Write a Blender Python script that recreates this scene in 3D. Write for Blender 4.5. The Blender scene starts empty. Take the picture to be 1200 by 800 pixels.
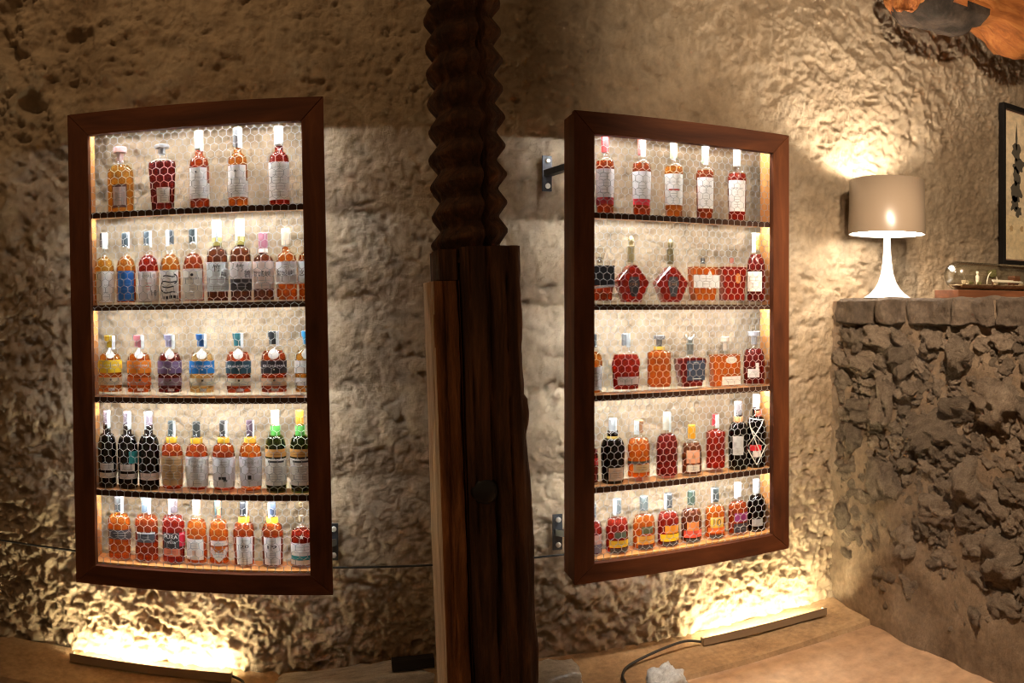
import bpy, bmesh, math, random
import numpy as np
from mathutils import Vector, Matrix, noise

# ------------------------------------------------------------------ camera, world, exposure
scene = bpy.context.scene
COL = scene.collection
EYE = 1.6          # camera height
F = 880.0          # pixels per radian of the stitched (cylindrical) panorama, 1200x800 frame
CX, HY = 400.0, 357.0   # pixel column that looks square at the wall, and the horizon row

cam_data = bpy.data.cameras.new('camera')
cam_data.type = 'PANO'
cam_data.panorama_type = 'CENTRAL_CYLINDRICAL'
cam_data.central_cylindrical_range_u_min = (0 - CX) / F
cam_data.central_cylindrical_range_u_max = (1200 - CX) / F
cam_data.central_cylindrical_range_v_min = (HY - 800) / F
cam_data.central_cylindrical_range_v_max = HY / F
cam_data.central_cylindrical_radius = 1.0
cam_data.clip_start = 0.05
cam = bpy.data.objects.new('camera', cam_data)
cam.location = (0, 0, EYE)
cam.rotation_euler = (math.pi / 2, 0, 0)
COL.objects.link(cam)
scene.camera = cam

world = bpy.data.worlds.new('room_ambience')
scene.world = world
world.use_nodes = True
wb = world.node_tree.nodes['Background']
wb.inputs['Color'].default_value = (1.0, 0.64, 0.34, 1)
wb.inputs['Strength'].default_value = 0.075

vs = scene.view_settings
vs.view_transform = 'Standard'
vs.look = 'None'
vs.exposure = 1.0
vs.gamma = 1.0
vs.use_curve_mapping = False
scene.cycles.use_denoising = True
scene.cycles.filter_width = 1.1
scene.cycles.max_bounces = 10
scene.cycles.transmission_bounces = 8
scene.cycles.transparent_max_bounces = 24
scene.cycles.diffuse_bounces = 4
scene.cycles.sample_clamp_indirect = 6
scene.cycles.caustics_reflective = False
scene.cycles.caustics_refractive = False

def fill_spot(name, loc, target, power, color, size_deg, blend=0.6, radius=0.06):
    l = bpy.data.lights.new(name, 'SPOT')
    l.energy = power; l.color = color; l.spot_size = math.radians(size_deg); l.spot_blend = blend
    l.shadow_soft_size = radius
    o = bpy.data.objects.new(name, l); COL.objects.link(o)
    o.location = loc
    o.rotation_euler = (Vector(target) - Vector(loc)).to_track_quat('-Z', 'Y').to_euler()
    return o

# added warm fill spots, unseen, brightening the upper wall, picture and rubble counter
fill_spot('added_fill_spot', (1.5, 0.7, 3.05), (2.8, 3.2, 2.7), 150, (1.0, 0.82, 0.62), 85, 0.9)
fill_spot('added_fill_spot', (-0.9, 2.0, 3.9), (-0.9, 3.2, 2.6), 20, (1.0, 0.68, 0.38), 100)
fill_spot('added_fill_spot', (1.2, 0.9, 3.4), (2.5, 2.3, 0.9), 330, (1.0, 0.79, 0.57), 62)

# ------------------------------------------------------------------ helpers
R = math.radians
rng = random.Random(7)

def ray(px, py, Y):
    """place on the vertical plane at depth Y that a photo point shows (used for measuring only)"""
    t = (px - CX) / F
    return Vector((Y * math.tan(t), Y, EYE + (HY - py) / F * Y / math.cos(t)))

def tag(o, label=None, cat=None, group=None, kind=None):
    if label: o['label'] = label
    if cat: o['category'] = cat
    if group: o['group'] = group
    if kind: o['kind'] = kind
    return o

def empty(name, loc=(0, 0, 0), rot=(0, 0, 0)):
    o = bpy.data.objects.new(name, None)
    o.empty_display_size = 0.05
    o.location = loc; o.rotation_euler = rot
    COL.objects.link(o)
    return o

def link(name, me, mat, parent=None, smooth=False, loc=None):
    if isinstance(me, bmesh.types.BMesh):
        b = me
        bmesh.ops.recalc_face_normals(b, faces=b.faces)
        me = bpy.data.meshes.new(name)
        b.to_mesh(me); b.free()
    for m in (mat if isinstance(mat, (list, tuple)) else [mat]):
        if m is not None: me.materials.append(m)
    if smooth:
        me.polygons.foreach_set('use_smooth', [True] * len(me.polygons))
    o = bpy.data.objects.new(name, me)
    COL.objects.link(o)
    if parent is not None: o.parent = parent
    if loc is not None: o.location = loc
    return o

def pyd(name, verts, faces):
    me = bpy.data.meshes.new(name)
    me.from_pydata(verts, [], faces)
    me.update()
    return me

def box(bm, x0, x1, y0, y1, z0, z1, bevel=0.0):
    v = [bm.verts.new(p) for p in ((x0,y0,z0),(x1,y0,z0),(x1,y1,z0),(x0,y1,z0),(x0,y0,z1),(x1,y0,z1),(x1,y1,z1),(x0,y1,z1))]
    fs = [bm.faces.new([v[i] for i in q]) for q in ((3,2,1,0),(4,5,6,7),(0,1,5,4),(1,2,6,5),(2,3,7,6),(3,0,4,7))]
    if bevel:
        es = list({e for f in fs for e in f.edges})
        bmesh.ops.bevel(bm, geom=es, offset=bevel, segments=2, affect='EDGES', profile=0.6)
    return bm

def boxobj(name, mat, parent, *dims, bevel=0.0):
    bm = bmesh.new(); box(bm, *dims, bevel=bevel)
    return link(name, bm, mat, parent)

def lathe(prof, n=24, sy=1.0):
    """prof: list of (r, z) from bottom to top; closed with poles where r == 0"""
    verts, faces, rings = [], [], []
    for r, z in prof:
        if r < 1e-6:
            rings.append([len(verts)]); verts.append((0, 0, z))
        else:
            s = len(verts)
            rings.append(list(range(s, s + n)))
            for k in range(n):
                a = 2 * math.pi * k / n
                verts.append((r * math.cos(a), r * math.sin(a) * sy, z))
    for a, b in zip(rings, rings[1:]):
        for k in range(n):
            k2 = (k + 1) % n
            if len(a) == 1 and len(b) == 1: continue
            if len(a) == 1: faces.append((a[0], b[k2], b[k]))
            elif len(b) == 1: faces.append((a[k], a[k2], b[0]))
            else: faces.append((a[k], a[k2], b[k2], b[k]))
    return verts, faces

def tube(pts, r, n=6, cap=True):
    pts = [Vector(p) for p in pts]
    verts, faces = [], []
    for i, p in enumerate(pts):
        d = (pts[min(i + 1, len(pts) - 1)] - pts[max(i - 1, 0)]).normalized()
        u = d.cross(Vector((0, 0, 1)))
        if u.length < 1e-3: u = d.cross(Vector((0, 1, 0)))
        u.normalize(); w = d.cross(u)
        rr = r[i] if isinstance(r, (list, tuple)) else r
        for k in range(n):
            a = 2 * math.pi * k / n
            verts.append(tuple(p + u * math.cos(a) * rr + w * math.sin(a) * rr))
    for i in range(len(pts) - 1):
        for k in range(n):
            k2 = (k + 1) % n
            faces.append((i * n + k, i * n + k2, (i + 1) * n + k2, (i + 1) * n + k))
    if cap:
        faces.append(tuple(range(n - 1, -1, -1)))
        faces.append(tuple(range((len(pts) - 1) * n, len(pts) * n)))
    return verts, faces

def prism(outline, y0, y1, bev=0.0):
    """outline in XZ, extruded between y0 (front) and y1; front/back edges chamfered by bev"""
    n = len(outline)
    c = (sum(p[0] for p in outline) / n, sum(p[1] for p in outline) / n)
    def inset(p):
        d = Vector((c[0] - p[0], c[1] - p[1])); L = d.length or 1
        d *= bev / L
        return (p[0] + d.x, p[1] + d.y)
    loops = []
    if bev:
        loops = [([inset(p) for p in outline], y0), (outline, y0 + bev), (outline, y1 - bev), ([inset(p) for p in outline], y1)]
    else:
        loops = [(outline, y0), (outline, y1)]
    verts, faces = [], []
    for pts, y in loops:
        verts += [(p[0], y, p[1]) for p in pts]
    for l in range(len(loops) - 1):
        for k in range(n):
            k2 = (k + 1) % n
            faces.append((l * n + k, l * n + k2, (l + 1) * n + k2, (l + 1) * n + k))
    faces.append(tuple(range(n - 1, -1, -1)))
    faces.append(tuple(range((len(loops) - 1) * n, len(loops) * n)))
    return verts, faces

def vnoise(u, v, seed):
    r = np.random.RandomState(seed)
    T = r.rand(256, 256).astype(np.float32)
    iu = np.floor(u).astype(int); iv = np.floor(v).astype(int)
    fu = u - iu; fv = v - iv
    fu = fu * fu * (3 - 2 * fu); fv = fv * fv * (3 - 2 * fv)
    g = lambda a, b: T[a % 256, b % 256]
    return ((g(iu, iv) * (1 - fu) + g(iu + 1, iv) * fu) * (1 - fv) + (g(iu, iv + 1) * (1 - fu) + g(iu + 1, iv + 1) * fu) * fv) * 2 - 1

def fbm(u, v, freq, octs, seed, gain=0.5):
    t = 0; a = 1.0
    for k in range(octs):
        ang = 0.5 * k + seed
        uu = u * math.cos(ang) - v * math.sin(ang); vv = u * math.sin(ang) + v * math.cos(ang)
        t = t + a * vnoise(uu * freq + 37.7, vv * freq + 11.3, seed * 13 + k)
        freq *= 2.03; a *= gain
    return t

# ------------------------------------------------------------------ materials
def new_mat(name):
    m = bpy.data.materials.new(name); m.use_nodes = True
    return m, m.node_tree, m.node_tree.nodes['Principled BSDF']

def plain(name, col, rough=0.5, metal=0.0, **kw):
    m, nt, p = new_mat(name)
    p.inputs['Base Color'].default_value = (*col, 1)
    p.inputs['Roughness'].default_value = rough
    p.inputs['Metallic'].default_value = metal
    for k, v in kw.items():
        p.inputs[k].default_value = v
    return m

def ramp_noise(nt, coord, scale, stops, detail=6, rough=0.6, dist=0.0, mscale=None):
    N, L = nt.nodes, nt.links
    src = coord
    if mscale:
        mp = N.new('ShaderNodeMapping'); mp.inputs['Scale'].default_value = mscale
        L.new(coord, mp.inputs['Vector']); src = mp.outputs['Vector']
    nz = N.new('ShaderNodeTexNoise'); nz.inputs['Scale'].default_value = scale
    nz.inputs['Detail'].default_value = detail; nz.inputs['Roughness'].default_value = rough
    nz.inputs['Distortion'].default_value = dist
    L.new(src, nz.inputs['Vector'])
    rp = N.new('ShaderNodeValToRGB')
    el = rp.color_ramp.elements
    while len(el) > 1: el.remove(el[-1])
    el[0].position = stops[0][0]; el[0].color = (*stops[0][1], 1)
    for pos, c in stops[1:]:
        e = el.new(pos); e.color = (*c, 1)
    L.new(nz.outputs['Fac'], rp.inputs['Fac'])
    return nz, rp

def rocky(name, stops, scale=3.0, bump=0.4, bscale=40, rough=0.9, obj_random=0.0, bdist=0.01):
    m, nt, p = new_mat(name)
    N, L = nt.nodes, nt.links
    tc = N.new('ShaderNodeTexCoord')
    nz, rp = ramp_noise(nt, tc.outputs['Object'], scale, stops, detail=8, rough=0.65)
    out = rp.outputs['Color']
    n2, r2 = ramp_noise(nt, tc.outputs['Object'], scale * 9, [(0.3, (0.75, 0.75, 0.75)), (0.7, (1.15, 1.13, 1.1))], detail=5)
    mx = N.new('ShaderNodeMix'); mx.data_type = 'RGBA'; mx.blend_type = 'MULTIPLY'; mx.inputs['Factor'].default_value = 1
    L.new(out, mx.inputs['A']); L.new(r2.outputs['Color'], mx.inputs['B'])
    out = mx.outputs['Result']
    if obj_random:
        oi = N.new('ShaderNodeObjectInfo')
        hs = N.new('ShaderNodeHueSaturation')
        mr = N.new('ShaderNodeMapRange'); mr.inputs['To Min'].default_value = 1 - obj_random; mr.inputs['To Max'].default_value = 1 + obj_random
        L.new(oi.outputs['Random'], mr.inputs['Value']); L.new(mr.outputs['Result'], hs.inputs['Value'])
        L.new(out, hs.inputs['Color']); out = hs.outputs['Color']
    L.new(out, p.inputs['Base Color'])
    p.inputs['Roughness'].default_value = rough
    p.inputs['Specular IOR Level'].default_value = 0.2
    bn = N.new('ShaderNodeTexNoise'); bn.inputs['Scale'].default_value = bscale; bn.inputs['Detail'].default_value = 8; bn.inputs['Roughness'].default_value = 0.78
    L.new(tc.outputs['Object'], bn.inputs['Vector'])
    bp = N.new('ShaderNodeBump'); bp.inputs['Strength'].default_value = bump; bp.inputs['Distance'].default_value = bdist
    L.new(bn.outputs['Fac'], bp.inputs['Height']); L.new(bp.outputs['Normal'], p.inputs['Normal'])
    return m

def wood(name, stops, grain=(60, 60, 3), rough=0.5, bump=0.15, coat=0.0, bdist=0.004, detail=6):
    m, nt, p = new_mat(name)
    N, L = nt.nodes, nt.links
    tc = N.new('ShaderNodeTexCoord')
    nz, rp = ramp_noise(nt, tc.outputs['Object'], 1.0, stops, detail=detail, rough=0.6, dist=0.4, mscale=grain)
    L.new(rp.outputs['Color'], p.inputs['Base Color'])
    p.inputs['Roughness'].default_value = rough
    p.inputs['Coat Weight'].default_value = coat
    p.inputs['Specular IOR Level'].default_value = 0.22
    bp = N.new('ShaderNodeBump'); bp.inputs['Strength'].default_value = bump; bp.inputs['Distance'].default_value = bdist
    L.new(nz.outputs['Fac'], bp.inputs['Height']); L.new(bp.outputs['Normal'], p.inputs['Normal'])
    return m

def emit(name, col, strength):
    m, nt, p = new_mat(name)
    p.inputs['Base Color'].default_value = (0.8, 0.8, 0.8, 1)
    p.inputs['Emission Color'].default_value = (*col, 1)
    p.inputs['Emission Strength'].default_value = strength
    return m

def clear_glass(name, tint=(0.97, 0.98, 0.97), edge=0.6, base=0.06):
    m = bpy.data.materials.new(name); m.use_nodes = True
    nt = m.node_tree; N, L = nt.nodes, nt.links
    N.remove(N['Principled BSDF'])
    out = N['Material Output']
    tr = N.new('ShaderNodeBsdfTransparent'); tr.inputs['Color'].default_value = (*tint, 1)
    gl = N.new('ShaderNodeBsdfGlossy'); gl.inputs['Roughness'].default_value = 0.07
    lw = N.new('ShaderNodeLayerWeight'); lw.inputs['Blend'].default_value = 0.5
    pw = N.new('ShaderNodeMath'); pw.operation = 'POWER'; pw.inputs[1].default_value = 4.0
    fr = N.new('ShaderNodeMath'); fr.operation = 'MULTIPLY_ADD'; fr.inputs[1].default_value = edge; fr.inputs[2].default_value = base
    L.new(lw.outputs['Facing'], pw.inputs[0]); L.new(pw.outputs[0], fr.inputs[0])
    mx = N.new('ShaderNodeMixShader')
    L.new(fr.outputs[0], mx.inputs['Fac']); L.new(tr.outputs['BSDF'], mx.inputs[1]); L.new(gl.outputs['BSDF'], mx.inputs[2])
    L.new(mx.outputs['Shader'], out.inputs['Surface'])
    return m

def spirit(name, col, body=0.40, clear=0.5):
    """whisky: tinted see-through liquid with a little refraction and body colour"""
    m = bpy.data.materials.new(name); m.use_nodes = True
    nt = m.node_tree; N, L = nt.nodes, nt.links
    p = N['Principled BSDF']; out = N['Material Output']
    p.inputs['Base Color'].default_value = (*col, 1)
    p.inputs['Roughness'].default_value = 0.06
    p.inputs['IOR'].default_value = 1.2
    p.inputs['Transmission Weight'].default_value = 1 - body
    tr = N.new('ShaderNodeBsdfTransparent'); tr.inputs['Color'].default_value = (*[c ** 0.8 for c in col], 1)
    mx = N.new('ShaderNodeMixShader'); mx.inputs['Fac'].default_value = 1 - clear
    L.new(tr.outputs['BSDF'], mx.inputs[1]); L.new(p.outputs['BSDF'], mx.inputs[2])
    L.new(mx.outputs['Shader'], out.inputs['Surface'])
    return m

M = {}
M['plaster'] = rocky('rough_plaster', [(0.25, (0.23, 0.152, 0.086)), (0.5, (0.40, 0.295, 0.19)), (0.75, (0.54, 0.43, 0.305))], scale=1.6, bump=1.0, bscale=70, bdist=0.014)
M['mortar'] = rocky('rubble_mortar', [(0.3, (0.16, 0.105, 0.065)), (0.55, (0.27, 0.19, 0.125)), (0.75, (0.40, 0.30, 0.21))], scale=4, bump=1.0, bscale=40, bdist=0.025)
M['stone'] = rocky('volcanic_stone', [(0.3, (0.17, 0.122, 0.085)), (0.5, (0.30, 0.222, 0.157)), (0.75, (0.45, 0.35, 0.255))], scale=2.2, bump=1.0, bscale=9, bdist=0.10, obj_random=0.30)
M['capstone'] = rocky('cap_stone', [(0.3, (0.07, 0.05, 0.036)), (0.55, (0.15, 0.11, 0.08)), (0.8, (0.26, 0.20, 0.145))], scale=6, bump=1.0, bscale=40, bdist=0.03, obj_random=0.2)
M['pale_rock'] = rocky('pale_rock', [(0.3, (0.42, 0.39, 0.36)), (0.5, (0.62, 0.59, 0.55)), (0.75, (0.78, 0.75, 0.71))], scale=6, bump=0.8, bscale=40, obj_random=0.15)
M['floor'] = rocky('worn_floor', [(0.3, (0.26, 0.15, 0.085)), (0.5, (0.40, 0.25, 0.15)), (0.72, (0.52, 0.36, 0.23))], scale=1.8, bump=0.25, bscale=30, rough=0.6)
M['ledge'] = rocky('earth_ledge', [(0.3, (0.24, 0.145, 0.08)), (0.55, (0.38, 0.25, 0.14)), (0.75, (0.48, 0.34, 0.20))], scale=4, bump=0.6, bscale=40)
M['frame'] = wood('cabinet_frame_wood', [(0.3, (0.046, 0.013, 0.005)), (0.55, (0.105, 0.030, 0.009)), (0.75, (0.18, 0.055, 0.016))], grain=(14, 14, 2), rough=0.62, bump=0.1)
M['frame_h'] = wood('cabinet_rail_wood', [(0.3, (0.046, 0.013, 0.005)), (0.55, (0.105, 0.030, 0.009)), (0.75, (0.18, 0.055, 0.016))], grain=(2, 14, 14), rough=0.62, bump=0.1)
M['pine'] = wood('cabinet_inner_wood', [(0.3, (0.40, 0.16, 0.045)), (0.55, (0.56, 0.26, 0.08)), (0.75, (0.68, 0.35, 0.12))], grain=(10, 10, 2.2), rough=0.5)
M['shelf'] = wood('shelf_wood', [(0.3, (0.36, 0.15, 0.05)), (0.55, (0.52, 0.25, 0.09)), (0.75, (0.64, 0.34, 0.13))], grain=(2.5, 12, 12), rough=0.5)
M['shelf_lip'] = wood('shelf_lip_wood', [(0.3, (0.03, 0.012, 0.007)), (0.6, (0.06, 0.024, 0.012))], grain=(2.5, 12, 12), rough=0.6)
M['wire'] = plain('galvanised_wire', (0.36, 0.35, 0.33), 0.35, 0.2)
M['led'] = emit('cabinet_led', (0.87, 0.95, 1.0), 122)
M['floor_led'] = emit('floor_led', (1.0, 0.91, 0.60), 190)
M['alu'] = plain('aluminium', (0.34, 0.26, 0.18), 0.5, 0.6)
M['old_wood'] = wood('old_press_wood', [(0.28, (0.022, 0.010, 0.005)), (0.5, (0.070, 0.030, 0.013)), (0.72, (0.17, 0.070, 0.027))], grain=(26, 26, 2.6), rough=0.8, bump=1.0, bdist=0.03, detail=10)
M['pale_wood'] = wood('split_press_wood', [(0.30, (0.05, 0.018, 0.007)), (0.5, (0.19, 0.070, 0.022)), (0.70, (0.42, 0.17, 0.06))], grain=(30, 30, 3.0), rough=0.8, bump=1.0, bdist=0.03, detail=10)
M['lit_wood'] = wood('lit_timber_face', [(0.25, (0.22, 0.13, 0.065)), (0.5, (0.40, 0.26, 0.14)), (0.75, (0.55, 0.38, 0.22))], grain=(30, 30, 3.0), rough=0.8, bump=0.8, bdist=0.02, detail=9)  # paler copy for the side timber's left face, light painted into the colour
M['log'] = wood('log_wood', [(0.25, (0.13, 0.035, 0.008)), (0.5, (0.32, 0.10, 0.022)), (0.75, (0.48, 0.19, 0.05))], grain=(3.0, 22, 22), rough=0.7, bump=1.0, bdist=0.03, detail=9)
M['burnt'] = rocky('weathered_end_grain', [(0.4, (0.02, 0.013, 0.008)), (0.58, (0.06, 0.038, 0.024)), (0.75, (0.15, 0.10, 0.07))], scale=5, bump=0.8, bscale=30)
M['black'] = plain('black_metal', (0.018, 0.016, 0.015), 0.45, 0.5)
M['steel'] = plain('bolt_steel', (0.75, 0.73, 0.70), 0.3, 0.9)
M['iron'] = plain('bracket_iron', (0.06, 0.06, 0.062), 0.4, 0.8)
M['rubber'] = plain('cable_black', (0.02, 0.018, 0.016), 0.6)
M['lamp_shade'] = plain('lamp_shade_lacquer', (0.215, 0.16, 0.112), 0.3)
M['lamp_white'] = plain('lamp_white_lacquer', (0.86, 0.85, 0.82), 0.18)
M['lamp_diffuser'] = emit('lamp_diffuser', (1.0, 0.92, 0.80), 12)
M['lamp_bulb'] = emit('lamp_bulb', (1.0, 0.91, 0.78), 480)
M['clear'] = clear_glass('clear_glass')
M['jar'] = clear_glass('jar_glass', (0.93, 0.93, 0.90), 0.9, 0.07)
M['plank'] = wood('plank_wood', [(0.3, (0.07, 0.025, 0.011)), (0.7, (0.17, 0.062, 0.026))], grain=(2.5, 20, 20), rough=0.5)
M['paper'] = plain('white_paper', (0.86, 0.83, 0.79), 0.7)
M['ink'] = plain('faded_ink', (0.10, 0.085, 0.06), 0.8)
M['poster'] = rocky('aged_print_paper', [(0.3, (0.80, 0.60, 0.36)), (0.7, (0.90, 0.74, 0.50))], scale=2.5, bump=0.05, bscale=20, rough=0.8)
M['poster_low'] = rocky('aged_print_margin', [(0.3, (0.84, 0.64, 0.36)), (0.7, (0.92, 0.76, 0.48))], scale=3, bump=0.05, bscale=20, rough=0.8)
M['mount'] = plain('print_mount', (0.50, 0.30, 0.20), 0.8)
M['gravel'] = rocky('terrarium_gravel', [(0.35, (0.30, 0.20, 0.12)), (0.55, (0.60, 0.48, 0.32)), (0.7, (0.80, 0.70, 0.52))], scale=30, bump=0.8, bscale=90)
M['moss'] = rocky('dry_moss', [(0.35, (0.09, 0.09, 0.03)), (0.65, (0.24, 0.21, 0.08))], scale=40, bump=0.8, bscale=120)
M['ivory'] = plain('ivory_figure', (0.80, 0.72, 0.60), 0.5)

_pc = {}
def colour(c, rough=0.5, metal=0.0):
    k = (c, rough, metal)
    if k not in _pc: _pc[k] = plain('paint_%d' % len(_pc), c, rough, metal)
    return _pc[k]

# ------------------------------------------------------------------ the setting
WALL_Y = 3.2
FACE_X = 2.46      # face of the rubble counter wall
TOP_Z = 1.632

def wall_relief(X, Z):
    big = fbm(X, Z, 0.9, 3, 3) * 0.020
    # rougher, stonier toward the far left and toward the foot; smoother behind the shelves
    left = np.clip((-0.55 - X) / 0.9, 0, 1)
    foot = np.clip((0.85 - Z) / 0.5, 0, 1)
    high = np.clip((Z - 2.35) / 0.5, 0, 1)
    rough = 0.28 + 0.22 * foot + 0.42 * left + 0.12 * high
    lump = fbm(X, Z, 4.5, 4, 5) * 0.012
    n = fbm(X, Z, 11, 4, 9, 0.55)
    ridg = np.abs(fbm(X, Z * 1.25, 7, 3, 21)) * -0.022 + 0.009
    fine = fbm(X, Z, 30, 3, 12, 0.75) * 0.0085
    grain = fbm(X, Z, 62, 2, 61, 0.6) * 0.0030
    crack = np.clip(1 - np.abs(fbm(X, Z * 1.3, 3.3, 4, 51, 0.6)) / 0.045, 0, 1) * -0.009
    chips = np.clip(fbm(X * 0.8, Z * 1.4, 16, 3, 57, 0.6) - 0.45, 0, 1) * -0.030 * (0.5 + rough)
    stony = left * np.clip((Z - 1.6) / 0.7, 0, 1)
    holes = np.clip(fbm(X, Z, 6.5, 3, 31) - 0.25, 0, 1) * -0.10 * stony
    bigst = fbm(X, Z, 3.2, 3, 33) * 0.055 * stony
    return big + rough * (lump + n * 0.010 + ridg) + fine * (0.35 + 0.9 * rough + 0.35 * foot) + grain * (0.5 + 0.9 * foot + 0.5 * left) + holes + bigst + crack + chips

def build_wall():
    xs = np.concatenate([np.arange(-3.2, -1.7, 0.016), np.arange(-1.7, 2.6, 0.0068), np.arange(2.6, 4.3, 0.0085), np.arange(4.3, 6.4, 0.018)])
    zs = np.concatenate([np.arange(-0.05, 0.95, 0.0060), np.arange(0.95, 3.2, 0.0085), np.arange(3.2, 4.4, 0.012)])
    X, Z = np.meshgrid(xs, zs)
    Yv = WALL_Y - wall_relief(X, Z)
    foot = np.clip((0.10 - Z) / 0.10, 0, 1)
    Yv -= 0.02 * foot
    nx, nz = len(xs), len(zs)
    co = np.stack([X, Yv, Z], -1).reshape(-1, 3).astype(np.float32)
    idx = np.arange(nx * nz).reshape(nz, nx)
    q = np.stack([idx[:-1, :-1], idx[:-1, 1:], idx[1:, 1:], idx[1:, :-1]], -1).reshape(-1, 4)
    # a back skin so that the wall has thickness
    nb = len(co)
    corners = np.array([[xs[0], WALL_Y + .35, zs[0]], [xs[-1], WALL_Y + .35, zs[0]], [xs[-1], WALL_Y + .35, zs[-1]], [xs[0], WALL_Y + .35, zs[-1]]], np.float32)
    co = np.concatenate([co, corners])
    me = bpy.data.meshes.new('wall_back')
    nq = len(q)
    me.vertices.add(len(co)); me.vertices.foreach_set('co', co.ravel())
    me.loops.add(nq * 4 + 4); me.loops.foreach_set('vertex_index', np.concatenate([q.ravel(), [nb + 3, nb + 2, nb + 1, nb]]).astype(np.int32))
    me.polygons.add(nq + 1)
    me.polygons.foreach_set('loop_start', np.arange(0, nq * 4 + 4, 4, dtype=np.int32))
    me.polygons.foreach_set('loop_total', np.full(nq + 1, 4, np.int32))
    me.update(calc_edges=True)
    return tag(link('wall_back', me, M['plaster'], smooth=True), kind='structure')
build_wall()

def grid_obj(name, x0, x1, y0, y1, nx, ny, zf, mat, th=0.1):
    bm = bmesh.new()
    g = [[bm.verts.new((x0 + (x1 - x0) * i / nx, y0 + (y1 - y0) * j / ny, 0)) for i in range(nx + 1)] for j in range(ny + 1)]
    for row in g:
        for v in row: v.co.z = zf(v.co.x, v.co.y)
    for j in range(ny):
        for i in range(nx):
            bm.faces.new((g[j][i], g[j][i + 1], g[j + 1][i + 1], g[j + 1][i]))
    b = [bm.verts.new((x, y, -th)) for x, y in ((x0, y0), (x1, y0), (x1, y1), (x0, y1))]
    bm.faces.new(b[::-1])
    rim = [g[0], [r[-1] for r in g], g[-1][::-1], [r[0] for r in g][::-1]]
    for k, side in enumerate(rim):
        bm.faces.new([b[(k + 1) % 4], b[k]][::-1][::-1] + side if False else [b[k], b[(k + 1) % 4]] + side[::-1])
    o = link(name, bm, mat, smooth=False)
    return o
tag(grid_obj('floor', -3.2, 6.3, -1.6, 3.3, 80, 44, lambda x, y: 0.006 * noise.noise(Vector((x * 2, y * 2, 0))), M['floor']), kind='structure')

def ledge():
    """low earth kerb along the foot of the wall"""
    verts, faces = [], []
    n = 110
    for i in range(n + 1):
        x = -3.15 + (2.44 + 3.15) * i / n
        w = 0.02 * noise.noise(Vector((x * 3, 1, 0)))
        f = 2.86 + w
        h = 0.020 + 0.006 * noise.noise(Vector((x * 5, 4, 2)))
        verts += [(x, f, -0.02), (x, f + 0.015, h), (x, 3.05, h + 0.004 + 0.01 * noise.noise(Vector((x * 4, 7, 2)))), (x, 3.19, h + 0.022)]
    for i in range(n):
        for k in range(3):
            a = i * 4 + k
            faces.append((a, a + 4, a + 5, a + 1))
    return tag(link('trim_1', pyd('trim_1', verts, faces), M['ledge']), kind='structure')
ledge()

# rubble counter wall that comes out of the back wall
def counter_wall():
    ys = np.arange(0.9, 3.24, 0.02); zs = np.arange(0, TOP_Z - 0.004, 0.02)
    Yg, Zg = np.meshgrid(ys, zs)
    X = FACE_X - fbm(Yg, Zg, 5, 5, 41) * 0.014 - fbm(Yg, Zg, 1.5, 2, 43) * 0.012
    X -= np.clip((0.42 - Zg) / 0.42, 0, 1) * 0.022
    ny, nz = len(ys), len(zs)
    verts = [tuple(map(float, v)) for v in np.stack([X, Yg, Zg], -1).reshape(-1, 3)]
    faces = []
    for j in range(nz - 1):
        for i in range(ny - 1):
            a = j * ny + i
            faces.append((a, a + ny, a + ny + 1, a + 1))
    s = len(verts)
    zt = TOP_Z - 0.02
    verts += [(FACE_X, ys[0], zt), (6.2, ys[0], zt), (6.2, 3.24, zt), (FACE_X, 3.24, zt), (FACE_X, ys[0], 0), (6.2, ys[0], 0), (6.2, 3.24, 0)]
    faces += [(s, s + 1, s + 2, s + 3), (s + 4, s + 5, s + 1, s), (s + 5, s + 6, s + 2, s + 1)]
    return tag(link('wall_right', pyd('wall_right', verts, faces), M['mortar'], smooth=True), kind='structure')
WR = counter_wall()

def rock_mesh(name, seed, subdiv=3, rough=0.28, square=0.0):
    bm = bmesh.new()
    bmesh.ops.create_icosphere(bm, subdivisions=subdiv, radius=1.0)
    off = Vector((seed * 7.3, seed * 1.7, seed * 4.1))
    for v in bm.verts:
        p = v.co.copy()
        if square:
            m = max(abs(p.x), abs(p.y), abs(p.z))
            p = p.lerp(p / m * 0.86, square)
        n = noise.fractal(p * 1.1 + off, 0.9, 2.0, 4) * rough + noise.fractal(p * 3.6 + off, 0.9, 2.0, 4) * rough * 0.42
        cell = noise.cell(p * 1.3 + off) * 0.10 * rough
        v.co = p * (1 + n + cell)
    me = bpy.data.meshes.new(name); bm.to_mesh(me); bm.free()
    me.materials.append(M['stone'])
    me.polygons.foreach_set('use_smooth', [True] * len(me.polygons))
    return me
ROCKS = [rock_mesh('stone', k, 4, 0.42, 0.35 if k % 2 else 0.6) for k in range(8)]

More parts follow.
